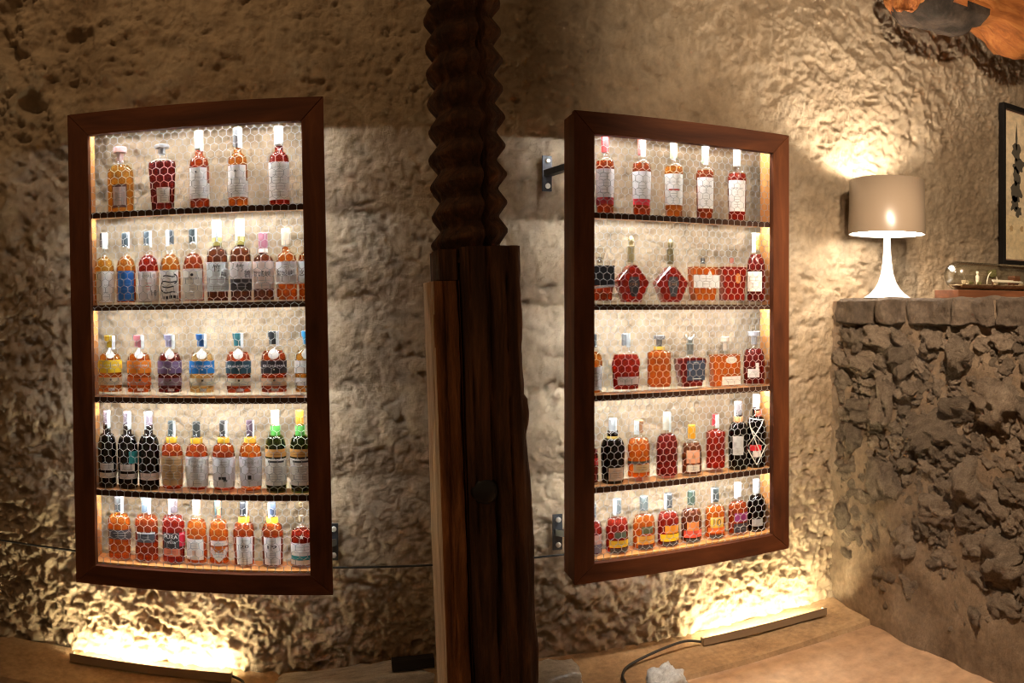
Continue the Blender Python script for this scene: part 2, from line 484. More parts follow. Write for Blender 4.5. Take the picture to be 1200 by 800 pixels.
def rubble():
    r = random.Random(19)
    placed = []
    def ok(y, z, a, b):
        for (y2, z2, a2, b2) in placed:
            dy = (y - y2) / (a + a2); dz = (z - z2) / (b + b2)
            if dy * dy + dz * dz < 0.46: return False
        return True
    sizes = [(0.125, 10, 0.62), (0.090, 30, 0.72), (0.062, 70, 0.75), (0.044, 120, 0.8), (0.030, 200, 0.85)]
    # the few very large blocks where the photograph shows them: (depth, height, half length, half height)
    placed += [(2.43, 1.03, 0.17, 0.095), (2.80, 1.10, 0.11, 0.12), (2.42, 0.66, 0.13, 0.085), (2.78, 0.74, 0.12, 0.12), (2.22, 0.83, 0.13, 0.10),
               (2.05, 1.18, 0.12, 0.11), (2.66, 1.33, 0.10, 0.085), (2.28, 1.36, 0.11, 0.09), (2.02, 0.52, 0.14, 0.10), (2.60, 0.46, 0.11, 0.08)]
    for a, count, asp in sizes:
        done = tries = 0
        while done < count and tries < 2500:
            tries += 1
            y = r.uniform(1.65, 3.13); z = r.uniform(0.10, 1.50)
            if z < 0.36 and r.random() < 0.3: continue
            aa = a * r.uniform(0.8, 1.15); bb = aa * asp * r.uniform(0.8, 1.15)
            if z + bb > 1.515 or y + aa > 3.19: continue
            if ok(y, z, aa, bb):
                placed.append((y, z, aa, bb)); done += 1
        if len(placed) > 299: break
    for i, (y, z, a, b) in enumerate(placed[:299]):
        me = ROCKS[r.randrange(len(ROCKS))]
        o = bpy.data.objects.new('stone', me); COL.objects.link(o); o.parent = WR
        d = min(a, b) * r.uniform(0.65, 0.95)
        low = max(0, min(1, (0.5 - z) / 0.4))
        o.location = (FACE_X + d * (0.42 + 0.28 * low), y, z)
        o.rotation_euler = (r.uniform(-0.5, 0.5), r.choice((0, math.pi)) + r.uniform(-.2, .2), r.choice((0, math.pi)) + r.uniform(-.25, .25))
        o.scale = (d, a * 1.04, b * 1.04)
rubble()

def block_mesh(name, lx, ly, lz, seed, amp=0.012, cuts=7):
    bm = bmesh.new()
    box(bm, -lx / 2, lx / 2, -ly / 2, ly / 2, -lz / 2, lz / 2)
    bmesh.ops.subdivide_edges(bm, edges=bm.edges[:], cuts=cuts, use_grid_fill=True)
    off = Vector((seed * 3.1, seed * 5.7, seed * 2.3))
    for v in bm.verts:
        p = v.co.copy()
        rel = Vector((p.x / (lx / 2), p.y / (ly / 2), p.z / (lz / 2)))
        k = sum(1 for c in rel if abs(c) > 0.99)
        if k >= 2:
            v.co -= Vector((rel.x if abs(rel.x) > .99 else 0, rel.y if abs(rel.y) > .99 else 0, rel.z if abs(rel.z) > .99 else 0)) * amp * 0.4
        v.co += Vector((noise.fractal(p * 9 + off, 1, 2, 3), noise.fractal(p * 9 + off + Vector((9, 0, 0)), 1, 2, 3), noise.fractal(p * 9 + off + Vector((0, 9, 0)), 1, 2, 3) * 0.6)) * amp
    return bm
# dressed blocks along the top edge
yy = 3.17
for k, L in enumerate((0.33, 0.22, 0.30, 0.25, 0.34, 0.36)):
    o = link('cap_stone', block_mesh('cap_stone', 0.34, L - 0.003, 0.130, k + 2, 0.020, 15), M['capstone'], WR, smooth=True)
    o.location = (FACE_X + 0.15, yy - L / 2, TOP_Z - 0.068 + 0.003 * (k % 2))
    yy -= L
for k in range(8):
    o = link('cap_stone', block_mesh('cap_stone', 0.42, 1.6, 0.10, k + 20, 0.008, 9), M['capstone'], WR, smooth=True)
    o.location = (FACE_X + 0.53 + 0.42 * k, 2.36, TOP_Z - 0.058)

# ------------------------------------------------------------------ cabinets
CW, CH = 1.02, 1.893
FRONT_Y = 2.85
ST, RT, RB = 0.085, 0.09, 0.075
SHELVES = [1.4935, 1.118, 0.7455, 0.3705, 0.078]     # standing height of each row above the cabinet's foot
BACK = 0.150

def wire_mesh():
    s = 0.0182; w = math.sqrt(3) * s; rp = 1.5 * s
    x0, x1, z0, z1 = -0.452, 0.452, 0.045, CH - 0.055
    verts, faces = [], []
    def bar(a, b, r):
        d = Vector((b[0] - a[0], 0, b[1] - a[1])).normalized()
        u = Vector((-d.z, 0, d.x)) * r; y = Vector((0, r, 0))
        s0 = len(verts)
        for p in (a, b):
            c = Vector((p[0], 0.036, p[1]))
            for q in (u, y, -u, -y): verts.append(tuple(c + q))
        for k in range(4):
            faces.append((s0 + k, s0 + (k + 1) % 4, s0 + 4 + (k + 1) % 4, s0 + 4 + k))
    rows = int((z1 - z0) / rp); cols = int((x1 - x0) / w)
    r = random.Random(5)
    jit = {}
    def V(x, z):
        k = (round(x * 2000), round(z * 2000))
        if k not in jit: jit[k] = (x + r.uniform(-1, 1) * 0.0012, z + r.uniform(-1, 1) * 0.0012)
        return jit[k]
    for j in range(rows):
        for i in range(cols):
            cx = x0 + (i + 0.5 + 0.5 * (j % 2)) * w; cz = z0 + (j + 0.5) * rp
            if cx > x1: continue
            tl = V(cx - w / 2, cz + s / 2); t = V(cx, cz + s); tr = V(cx + w / 2, cz + s / 2)
            bl = V(cx - w / 2, cz - s / 2)
            bar(tl, t, 0.00085); bar(t, tr, 0.00085); bar(bl, tl, 0.0013)
    return verts, faces
WV, WF = wire_mesh()
WIRE_ME = pyd('wire_netting', WV, WF); WIRE_ME.materials.append(M['wire'])

def cabinet(label, xc, zbot, roll, far):
    """far: the side whose lining shows, -1 or 1"""
    c = empty('bottle_cabinet', (xc, FRONT_Y, zbot), (0, roll, 0))
    tag(c, label, 'cabinet', 'wooden bottle cabinets hung on the wall')
    h = CW / 2
    for s in (-1, 1):
        out = [(s * h, 0), (s * (h - ST), RB), (s * (h - ST), CH - RT), (s * h, CH)]
        if s > 0: out = out[::-1]
        link('stile', pyd('stile', *prism(out, 0, 0.032, 0.003)), M['frame'], c)
    link('rail', pyd('rail', *prism([(-h, 0), (h, 0), (h - ST, RB), (-h + ST, RB)], 0, 0.032, 0.003)), M['frame_h'], c)
    link('rail', pyd('rail', *prism([(-h, CH), (-h + ST, CH - RT), (h - ST, CH - RT), (h, CH)], 0, 0.032, 0.003)), M['frame_h'], c)
    for s in (-1, 1):
        a, b = sorted((s * (h - 0.003), s * (h - 0.026)))
        sp = boxobj('side_panel', M['frame'], c, a, b, 0.0325, BACK, 0.004, CH - 0.004, bevel=0.002)
        if s == far:
            a, b = sorted((s * (h - 0.0265), s * 0.4455))
            boxobj('lining', M['pine'], sp, a, b, 0.041, BACK - 0.004, 0.03, CH - 0.05)
    xa, xb = sorted((far * 0.445, -far * 0.483))
    tp = boxobj('top_panel', M['pine'], c, -h + 0.027, h - 0.027, 0.041, BACK, CH - 0.05, CH - 0.02)
    boxobj('bottom_panel', M['pine'], c, -h + 0.027, h - 0.027, 0.041, BACK, 0.025, SHELVES[4])
    def led(parent, z):
        # strip tucked into the corner behind the lip, facing down and back
        v = [(x, y, zz) for x in (xa + 0.01, xb - 0.01) for y, zz in ((0.0505, z), (0.0565, z), (0.0505, z - 0.0075))]
        link('led_strip', pyd('led_strip', v, [(0, 1, 2), (5, 4, 3), (1, 4, 5, 2), (0, 3, 4, 1), (2, 5, 3, 0)]), M['led'], parent)
    led(tp, CH - 0.0502)
    for z in SHELVES[:4]:
        sh = boxobj('shelf', M['shelf'], c, xa, xb, 0.0505, BACK - 0.005, z - 0.014, z)
        boxobj('shelf_lip', M['shelf_lip'], sh, xa, xb, 0.040, 0.050, z - 0.0225, z)
        led(sh, z - 0.0142)
    o = bpy.data.objects.new('wire_netting', WIRE_ME); COL.objects.link(o); o.parent = c
    o['kind'] = 'stuff'
    bpy.context.view_layer.update()
    return c
CAB = {
    'L': cabinet('dark wooden bottle cabinet behind wire netting, hung slightly askew, away from the lamp', -0.541, 0.4885, R(-1.15), -1),
    'R': cabinet('dark wooden bottle cabinet behind wire netting, between the wooden press screw and the lamp', 1.424, 0.4835, 0.0, 1),
}

# ------------------------------------------------------------------ bottles
LIQ = {
    'gold': (0.90, 0.48, 0.07), 'amber': (0.86, 0.33, 0.035), 'orange': (0.90, 0.26, 0.02), 'copper': (0.66, 0.12, 0.013),
    'red': (0.58, 0.036, 0.010), 'deepred': (0.36, 0.022, 0.014), 'brown': (0.34, 0.085, 0.022), 'pale': (0.93, 0.66, 0.30),
    'black': (0.030, 0.018, 0.014), 'green': (0.10, 0.11, 0.02),
}
SPIRIT = {k: spirit('whisky_' + k, v) for k, v in LIQ.items()}
GLASS = {'clear': M['clear'], 'green': clear_glass('green_glass', (0.50, 0.62, 0.28)), 'dark': clear_glass('smoked_glass', (0.22, 0.18, 0.16)), 'blue': clear_glass('bluish_glass', (0.7, 0.75, 0.85))}
WHITE, CREAM, PINK = (0.86, 0.83, 0.80), (0.82, 0.70, 0.50), (0.86, 0.70, 0.66)
K = {  # shoulder start, shoulder end, neck radius, cap start, cap radius, fill level, foot radius, depth factor, glass foot
    'tall':   (0.57, 0.68, 0.42, 0.77, 0.44, 0.75, 1.0, 1.0, 0.02),
    'mac':    (0.60, 0.72, 0.36, 0.77, 0.38, 0.66, 0.90, 1.0, 0.02),
    'slim':   (0.46, 0.66, 0.42, 0.81, 0.38, 0.67, 1.0, 1.0, 0.03),
    'squat':  (0.55, 0.74, 0.34, 0.80, 0.40, 0.70, 1.0, 1.0, 0.07),
    'pear':   (0.50, 0.70, 0.46, 0.78, 0.33, 0.70, 0.90, 1.0, 0.03),
    'dark':   (0.50, 0.70, 0.42, 0.80, 0.38, 0.70, 0.96, 1.0, 0.02),
    'square': (0.60, 0.73, 0.36, 0.76, 0.38, 0.70, 0.98, 0.8, 0.03),
    'apoth':  (0.46, 0.70, 0.30, 0.73, 0.36, 0.62, 1.0, 0.85, 0.04),
    'oval':   (0.46, 0.73, 0.20, 0.80, 0.27, 0.64, 0.86, 0.55, 0.06),
    'drum':   (0.69, 0.73, 0.40, 0.80, 0.36, 0.74, 1.0, 1.0, 0.08),
    'flask':  (0.70, 0.80, 0.34, 0.86, 0.40, 0.70, 0.80, 0.75, 0.02),
    'cone':   (0.42, 0.72, 0.30, 0.76, 0.40, 0.66, 0.96, 0.9, 0.04),
}
FLAT = {  # outline of the body (half-widths, share of body height), body share, fill share, liquid foot, depth
    'pent': ([(-.5, 0), (.5, 0), (1, .56), (.2, 1), (-.2, 1), (-1, .56)], 0.58, 0.98, 0.06, 0.065),
    'trap': ([(-.80, 0), (.80, 0), (1, 1), (-1, 1)], 0.70, 0.97, 0.10, 0.075),
    'slab': ([(-1, 0), (1, 0), (1, .97), (.96, 1), (-.96, 1), (-1, .97)], 0.68, 0.95, 0.05, 0.06),
    'vase': ([(-.62, 0), (.62, 0), (.70, .06), (1, .84), (.96, .93), (.5, 1), (-.5, 1), (-.96, .93), (-1, .84), (-.70, .06)], 0.63, 0.95, 0.10, 0.07),
}
_font = {}
def text_mesh(s):
    if s not in _font:
        cu = bpy.data.curves.new('txt', 'FONT'); cu.body = s; cu.align_x = 'CENTER'; cu.align_y = 'CENTER'; cu.resolution_u = 2
        o = bpy.data.objects.new('txt', cu); COL.objects.link(o)
        dg = bpy.context.evaluated_depsgraph_get()
        me = bpy.data.meshes.new_from_object(o.evaluated_get(dg))
        co = [tuple(v.co[:2]) for v in me.vertices]; fs = [tuple(p.vertices) for p in me.polygons]
        bpy.data.meshes.remove(me); bpy.data.objects.remove(o); bpy.data.curves.remove(cu)
        xs = [c[0] for c in co]; ys = [c[1] for c in co]
        mx, my = (max(xs) + min(xs)) / 2, (max(ys) + min(ys)) / 2
        _font[s] = ([(x - mx, y - my) for x, y in co], fs, max(xs) - min(xs), max(ys) - min(ys))
    return _font[s]

ORD = ['top', 'second', 'third', 'fourth', 'bottom']
def bottle(cab, row, cx, w, top, base, kind, liq, cap, labels, desc, glass='clear', fill=None, band=None, extra=None):
    C = CAB[cab]
    th = (cx - CX) / F
    Yb = FRONT_Y + 0.101
    px = Yb / math.cos(th) / F           # metres per photo pixel at the bottle
    Rb = w * px / 2; H = (base - top) * px
    zl = SHELVES[row] + 0.0006
    beta = C.rotation_euler[1]
    Xw = Yb * math.tan(th)
    x = (Xw - C.location.x - zl * math.sin(beta)) / math.cos(beta)
    lo, hi = (-0.4435, 0.4815) if cab == 'L' else (-0.4815, 0.4435)
    x = min(max(x, lo + Rb * 1.03), hi - Rb * 1.03)
    t = empty('whisky_bottle')
    t.matrix_world = C.matrix_world @ Matrix.Translation((x, 0.101, zl))
    tag(t, f"{desc}, {ORD[row]} shelf, cabinet " + ('away from lamp' if cab == 'L' else 'near lamp'), 'bottle', f"bottles on the {ORD[row]} shelf, cabinet " + ('away from lamp' if cab == 'L' else 'near lamp'))
    phi = -math.pi / 2 - th              # bearing of the onlooker, from which label positions were measured
    if kind in K:
        s0, s1, nr, c0, cr, fl, foot, sy, gf = K[kind]
        if Rb * sy > 0.043: sy = 0.043 / Rb
        nrad = nr * Rb
        if fill: fl = fill
        prof = [(0, 0), (Rb * foot * 0.86, 0), (Rb * foot * 0.97, H * 0.008), (Rb * foot, H * 0.025)]
        prof += [(Rb * (foot + (1 - foot) * k / 3), H * (0.025 + (s0 - 0.025) * k / 3)) for k in (1, 2, 3)]
        for k in range(1, 8):
            a = k / 7 * math.pi / 2
            prof.append((nrad + (Rb - nrad) * math.cos(a) ** 0.85, H * (s0 + (s1 - s0) * math.sin(a) ** 1.1)))
        ntop = H * min(0.985, c0 + 0.03)
        prof += [(nrad * 0.97, H * s1 + (ntop - H * s1) * 0.5), (nrad * 0.95, ntop), (0, ntop)]
        def rad(z):
            for (r1, z1), (r2, z2) in zip(prof[1:], prof[2:]):
                if z1 <= z <= z2 and z2 > z1: return r1 + (r2 - r1) * (z - z1) / (z2 - z1)
            return Rb
        link('glass', pyd('glass', *lathe(prof, 24, sy)), GLASS[glass], t, smooth=True)
        zb, zf = H * gf + 0.001, H * fl
        lp = [(0, zb)] + [(rad(zb + (zf - zb) * k / 12) * 0.945 - 0.0006, zb + (zf - zb) * k / 12) for k in range(13)] + [(0, zf)]
        link('whisky', pyd('whisky', *lathe(lp, 24, sy)), SPIRIT[liq], t, smooth=True)
        def surf(u, z, e):
            r = rad(z); a = phi + u / Rb
            return ((r + e) * math.cos(a), (r * sy + e) * math.sin(a), z)
        uof = lambda f: Rb * math.asin(max(-0.985, min(0.985, f)))
        capz, capr = H * c0, cr * Rb
        nrr = nrad
    else:
        ol, bf, fl, gf, dep = FLAT[kind]
        if fill: fl = fill
        Hb = H * bf; hd = dep / 2
        o1 = [(a * Rb, b * Hb) for a, b in ol]
        vs_, fs_ = prism(o1, -hd, hd, 0.006)
        link('glass', pyd('glass', vs_, fs_), GLASS[glass], t)
        cz = Hb * (gf + fl) / 2
        o2 = [(a * Rb * 0.93, min(max(b, gf), fl) * Hb) for a, b in ol]
        link('whisky', pyd('whisky', *prism(o2, -hd + 0.005, hd - 0.005, 0.003)), SPIRIT[liq], t)
        nrr = 0.0125
        v, f = lathe([(0, Hb - 0.004), (nrr * 1.1, Hb - 0.004), (nrr, Hb + 0.008), (nrr, Hb + 0.02), (0, Hb + 0.02)], 16)
        link('neck', pyd('neck', v, f), GLASS[glass], t, smooth=True)
        def surf(u, z, e): return (u, -hd - e, z)
        uof = lambda f: Rb * f
        capz, capr = Hb + 0.010, nrr * 1.25
    # ---- closure
    ck, ccol = cap[0], cap[1]
    cm = colour(tuple(round(c * 0.6, 4) for c in ccol), 0.4, cap[3] if len(cap) > 3 else 0.0)
    if ck == 'screw':
        pr = [(0, capz), (capr, capz), (capr * 1.0, H * 0.985), (capr * 0.9, H), (0, H)]
    elif ck == 'cork':
        m = capz + (H - capz) * 0.55
        pr = [(0, capz), (capr * 0.80, capz), (capr * 0.82, m), (capr * 1.0, m), (capr * 1.06, H * 0.99), (capr, H), (0, H)]
    elif ck == 'disc':
        m = capz + (H - capz) * 0.62
        pr = [(0, capz), (capr * 0.6, capz), (capr * 0.62, m), (capr * 1.25, m + 0.002), (capr * 1.3, H * 0.99), (capr * 1.2, H), (0, H)]
    elif ck == 'knob':
        L = H - capz
        pr = [(0, capz), (capr * 0.95, capz), (capr * 0.95, capz + L * .55), (capr * 1.15, capz + L * .56), (capr * 1.15, capz + L * .62), (capr * .55, capz + L * .66), (capr * .8, capz + L * .78), (capr * .78, capz + L * .88), (capr * .4, H), (0, H)]
    elif ck == 'stopper':
        L = H - capz
        pr = [(0, capz), (capr * .72, capz), (capr * .75, capz + L * .28), (capr * 1.05, capz + L * .32), (capr * 1.75, H * 0.985), (capr * 1.7, H), (0, H)]
    if ck == 'stopper':
        link('stopper', pyd('stopper', *lathe(pr, 16)), M['jar'], t, smooth=False)
        v, f = lathe([(0, capz + .001), (capr * .6, capz + .001), (capr * .6, capz + (H - capz) * .4), (0, capz + (H - capz) * .4)], 14)
        link('cork', pyd('cork', v, f), cm, t)
    else:
        link('cap', pyd('cap', *lathe(pr, 18)), cm, t, smooth=False)
        if ck in ('screw', 'cork', 'disc'):
            z = H * 0.985 if ck == 'screw' else H - (H - capz) * 0.3
            kk = capr * (1.005 if ck != 'disc' else 1.3)
    if len(cap) > 2 and cap[2] is not None:       # strip of a second colour over the cap: (from, to) share of half-width
        f0, f1 = cap[2][:2]
        a0, a1 = math.asin(max(-1, f0)), math.asin(min(1, f1))
        verts, faces = [], []
        n = 5
        rr = capr * (1.09 if ck == 'cork' else 1.03) + 0.0006
        zlo = capz - H * 0.03
        for zz in (zlo, H + 0.0006):
            for k in range(n + 1):
                a = phi + a0 + (a1 - a0) * k / n
                verts.append((rr * math.cos(a), rr * math.sin(a), zz))
        for k in range(n): faces.append((k, k + 1, n + 2 + k, n + 1 + k))
        link('cap_strip', pyd('cap_strip', verts, faces), colour(cap[2][2] if len(cap[2]) > 2 else (0.42, 0.43, 0.42), 0.6), t)
    if band:                                     # coloured capsule around the neck (low, high, colour)
        b0, b1, bc = band
        rr = nrr * 1.06 + 0.0008
        v, f = lathe([(rr, H * b0), (rr, H * b1), (rr * 0.97, H * b1 + 0.0006)], 18)
        link('neck_band', pyd('neck_band', v, f), colour(bc, 0.45), t, smooth=True)
    # ---- labels: (top row, bottom row, left share, right share, colour, prints)
    for lb in labels:
        y0, y1, f0, f1, lc = lb[:5]
        prints = lb[5] if len(lb) > 5 else []
        z1, z0 = (base - y0) * px, (base - y1) * px
        if cab == 'R' or cab == 'L':
            z0 = max(0.004, z0)
        u0, u1 = uof(f0), uof(f1)
        shape = lb[6] if len(lb) > 6 else 'rect'
        verts, faces = [], []
        if shape == 'round':
            uc, zc, ru, rz = (u0 + u1) / 2, (z0 + z1) / 2, (u1 - u0) / 2, (z1 - z0) / 2
            verts = [surf(uc, zc, 0.0016)] + [surf(uc + ru * math.cos(2 * math.pi * k / 16), zc + rz * math.sin(2 * math.pi * k / 16), 0.0016) for k in range(16)]
            faces = [(0, 1 + k, 1 + (k + 1) % 16) for k in range(16)]
        elif shape == 'shield':
            pts = [(-1, 1), (1, 1), (1, .35), (.55, -.35), (0, -1), (-.55, -.35), (-1, .35)]
            uc, zc, ru, rz = (u0 + u1) / 2, (z0 + z1) / 2, (u1 - u0) / 2, (z1 - z0) / 2
            verts = [surf(uc, zc, 0.0012)] + [surf(uc + ru * a, zc + rz * b, 0.0012) for a, b in pts]
            faces = [(0, 1 + k, 1 + (k + 1) % 7) for k in range(7)]
        elif shape == 'hex':
            pts = [(-.7, 1), (.7, 1), (1, 0.3), (.45, -1), (-.45, -1), (-1, 0.3)]
            uc, zc, ru, rz = (u0 + u1) / 2, (z0 + z1) / 2, (u1 - u0) / 2, (z1 - z0) / 2
            verts = [surf(uc, zc, 0.0012)] + [surf(uc + ru * a, zc + rz * b, 0.0012) for a, b in pts]
            faces = [(0, 1 + k, 1 + (k + 1) % 6) for k in range(6)]
        else:
            n = 16; m = 3
            slant = lb[7] if len(lb) > 7 else 0.0
            for j in range(m + 1):
                for k in range(n + 1):
                    verts.append(surf(u0 + (u1 - u0) * k / n, z0 + (z1 - z0) * j / m + slant * (k / n - 0.5), 0.0010))
            for j in range(m):
                for k in range(n):
                    a = j * (n + 1) + k
                    faces.append((a, a + 1, a + n + 2, a + n + 1))
        L = link('label', pyd('label', verts, faces), colour(lc, 0.6), t, smooth=True)
        by_col = {}
        uc = (u0 + u1) / 2; W_, H_ = u1 - u0, z1 - z0
        for p in prints:
            kindp = p[0]
            if kindp == 'lines':         # ('lines', low, high, count, width share, colour)
                _, lo, hi, cnt, ws, pc = p
                vv, ff = by_col.setdefault(pc, ([], []))
                rl = random.Random(int(cx * 7 + row * 100 + lo * 31))
                for k in range(cnt):
                    zc = z0 + H_ * (lo + (hi - lo) * (k + 0.5) / cnt); hw = W_ * ws / 2 * rl.uniform(0.55, 1)
                    hh = 0.0009
                    s = len(vv)
                    for q in range(9):
                        uu = uc - hw + 2 * hw * q / 8
                        vv += [surf(uu, zc - hh, 0.0021), surf(uu, zc + hh, 0.0021)]
                    for q in range(8): ff.append((s + 2 * q, s + 2 * q + 2, s + 2 * q + 3, s + 2 * q + 1))
            elif kindp == 'bar':         # ('bar', low, high, left, right, colour)
                _, lo, hi, l_, r_, pc = p
                vv, ff = by_col.setdefault(pc, ([], []))
                s = len(vv)
                for q in range(13):
                    uu = u0 + W_ * (l_ + (r_ - l_) * q / 12)
                    vv += [surf(uu, z0 + H_ * lo, 0.0018), surf(uu, z0 + H_ * hi, 0.0018)]
                for q in range(12): ff.append((s + 2 * q, s + 2 * q + 2, s + 2 * q + 3, s + 2 * q + 1))
            elif kindp == 'disc':        # ('disc', u share, z share, radius m, colour)
                _, us, zs_, rd, pc = p
                vv, ff = by_col.setdefault(pc, ([], []))
                s = len(vv); ucc = u0 + W_ * us; zc = z0 + H_ * zs_
                vv.append(surf(ucc, zc, 0.0018))
                for k in range(12): vv.append(surf(ucc + rd * math.cos(k * math.pi / 6), zc + rd * math.sin(k * math.pi / 6), 0.0018))
                for k in range(12): ff.append((s, s + 1 + k, s + 1 + (k + 1) % 12))
            elif kindp == 'text':        # ('text', string, u share, z share, width share, colour[, height m])
                _, st, us, zs_, ws, pc = p[:6]
                co, fs, tw, thh = text_mesh(st)
                sc = W_ * ws / tw
                sz = p[6] / thh if len(p) > 6 else sc
                vv, ff = by_col.setdefault(pc, ([], []))
                s = len(vv); ucc = u0 + W_ * us; zc = z0 + H_ * zs_
                vv += [surf(ucc + x_ * sc, zc + y_ * sz, 0.0019) for x_, y_ in co]
                ff += [tuple(i + s for i in f_) for f_ in fs]
            elif kindp == 'swirl':
                _, pc = p
                vv, ff = by_col.setdefault(pc, ([], []))
                for k, (zz, ua, ub) in enumerate(((.80, .25, .8), (.62, .2, .85), (.45, .2, .75), (.28, .25, .8), (.12, .25, .95))):
                    s = len(vv)
                    for q in range(5):
                        uu = u0 + W_ * (ua + (ub - ua) * q / 4); zc = z0 + H_ * (zz + 0.02 * math.sin(q * 1.5 + k)); hh = H_ * (0.020 if k < 4 else 0.05)
                        vv += [surf(uu, zc - hh, 0.0016), surf(uu, zc + hh, 0.0016)]
                    for q in range(4): ff.append((s + 2 * q, s + 2 * q + 2, s + 2 * q + 3, s + 2 * q + 1))
                for (uc2, zc2, a0_, a1_) in ((.76, .71, -1.5, 1.5), (.24, .46, 1.6, 4.7)):
                    s = len(vv)
                    for q in range(9):
                        a = a0_ + (a1_ - a0_) * q / 8
                        for rr in (0.13, 0.18):
                            vv.append(surf(u0 + W_ * (uc2 + rr * math.cos(a)), z0 + H_ * (zc2 + rr * 0.95 * math.sin(a)), 0.0016))
                    for q in range(8): ff.append((s + 2 * q, s + 2 * q + 2, s + 2 * q + 3, s + 2 * q + 1))
        for pc, (vv, ff) in by_col.items():
            link('print', pyd('print', vv, ff), colour(pc, 0.7), L)['kind'] = 'stuff'
    if extra: extra(t, Rb, H, surf)
    return t

INK, GREY, REDI = (0.02, 0.02, 0.025), (0.42, 0.40, 0.38), (0.62, 0.04, 0.03)
def fine(n=5, lo=.12, hi=.6, ws=.75, c=GREY): return ('lines', lo, hi, n, ws, c)
STRIP_R, STRIP_L = (0.1, 0.99), (-0.99, 0.0)
BLACKC, SILVER = (0.02, 0.022, 0.024), (0.72, 0.73, 0.74)
def wave(t, Rb, H, surf): pass

# --- cabinet away from the lamp, top shelf
B = bottle
B('L', 0, 142, 33, 168, 245, 'square', 'gold', ('disc', (0.80, 0.50, 0.48)), [(213, 240, -.66, .36, (0.10, 0.03, 0.02)), (216, 237, -.60, .30, PINK, [fine(4, .2, .7)])], 'golden square-shouldered decanter with pink stopper', fill=.72)
B('L', 0, 191, 35, 166, 243, 'flask', 'deepred', ('disc', SILVER, None, .8), [(217, 235, -.5, .46, WHITE, [fine(5, .1, .8)])], 'dark red decanter with silver stopper and small square label', fill=.74)
B('L', 0, 234.5, 24, 153, 244, 'tall', 'copper', ('screw', (0.62, 0.68, 0.58), (0.2, .95)), [(197, 216, -.92, .70, WHITE, [('disc', .42, .72, .004, INK), fine(2, .1, .5)]), (215, 233, -.96, .93, WHITE, [fine(5, .1, .9)])], 'copper bottle with pale green cap and stepped white label')
B('L', 0, 279.5, 24, 150, 243, 'tall', 'amber', ('screw', (0.10, 0.10, 0.10), STRIP_R), [(195, 214, -.92, .75, WHITE, [('disc', .45, .62, .005, INK), fine(2, .05, .3)]), (213, 232, -.96, .95, WHITE, [fine(5, .1, .9)])], 'amber bottle with black cap and stepped white label')
B('L', 0, 328, 25, 147, 240, 'tall', 'red', ('screw', (0.82, 0.81, 0.77)), [(190, 234, -.97, .90, WHITE, [('text', 'SINGLE MALT', .42, .86, .6, GREY), fine(9, .08, .78, .6)])], 'red bottle with white cap and one tall white label')
# second shelf
B('L', 1, 123, 25, 271, 355, 'slim', 'gold', ('screw', BLACKC, (-.4, .98)), [(316, 352, -.75, .88, WHITE, [('text', 'ARRAN', .6, .55, .4, GREY), fine(2, .1, .4, .3)])], 'pale gold bottle with nearly blank white label')
B('L', 1, 148.5, 24, 271, 355, 'slim', 'amber', ('screw', (0.05, 0.07, 0.08), (0.55, .99)), [(316, 351, -.8, .72, (0.02, 0.17, 0.60), [fine(4, .15, .8, .7, (0.10, 0.30, 0.72))])], 'amber bottle with bright blue label')
B('L', 1, 174.5, 25, 270, 355, 'slim', 'red', ('screw', (0.07, 0.09, 0.10), (0.3, .99)), [(317, 352, -.93, .92, (0.86, 0.78, 0.74), [('text', 'AMRUT', .5, .84, .55, GREY), fine(3, .35, .65, .3, REDI), ('text', '18', .72, .28, .22, INK)])], 'pinkish red bottle with cream label marked in red')
B('L', 1, 200.5, 25, 269, 355, 'slim', 'amber', ('screw', (0.05, 0.06, 0.07), (-.95, -.1)), [(316, 352, -.95, .72, (0.86, 0.82, 0.76), [('swirl', INK)])], 'amber bottle whose cream label bears black curling strokes')
B('L', 1, 227.5, 25, 268, 355, 'slim', 'copper', ('screw', (0.03, 0.04, 0.04), (0.5, .99)), [(315, 351, -.95, .80, (0.82, 0.76, 0.66), [('disc', .5, .80, .006, INK), ('text', 'DISTILLERY', .5, .68, .6, INK), fine(5, .1, .58, .25)])], 'copper bottle with cream label under a black emblem')
B('L', 1, 255.5, 25.5, 259, 355, 'tall', 'brown', ('screw', (0.84, 0.86, 0.82), (-.2, .2, (0.25, 0.27, 0.26))), [(308, 342, -.98, .98, (0.76, 0.80, 0.80), [('text', '竹', .47, .80, .26, INK), ('text', '鶴', .72, .55, .24, INK), ('bar', .39, .41, .02, .98, GREY), fine(4, .06, .36, .6)])], 'brown bottle with pale grey label brushed with dark characters', band=(.69, .79, (0.22, 0.17, 0.03)))
B('L', 1, 283, 25.5, 258, 355, 'tall', 'brown', ('screw', (0.86, 0.87, 0.84), (-.9, -.5, (0.3, 0.32, 0.32))), [(308, 328, -.98, .98, (0.86, 0.78, 0.78), [('text', '竹', .47, .66, .26, INK), ('text', '鶴', .72, .28, .24, INK)]), (328, 342, -.96, .96, (0.05, 0.045, 0.05), [fine(2, .2, .8, .7, (0.3, .3, .3))])], 'brown bottle with pale label above a black band', band=(.69, .79, (0.22, 0.17, 0.03)))
B('L', 1, 309.5, 25, 274, 355, 'tall', 'brown', ('screw', (0.55, 0.20, 0.26)), [(308, 340, -.97, .97, (0.84, 0.66, 0.58), [('text', '宮城峡', .42, .54, .66, INK), fine(3, .08, .35, .5)])], 'brown bottle with pink label and rose cap', band=(.71, .76, (0.75, 0.5, 0.42)))
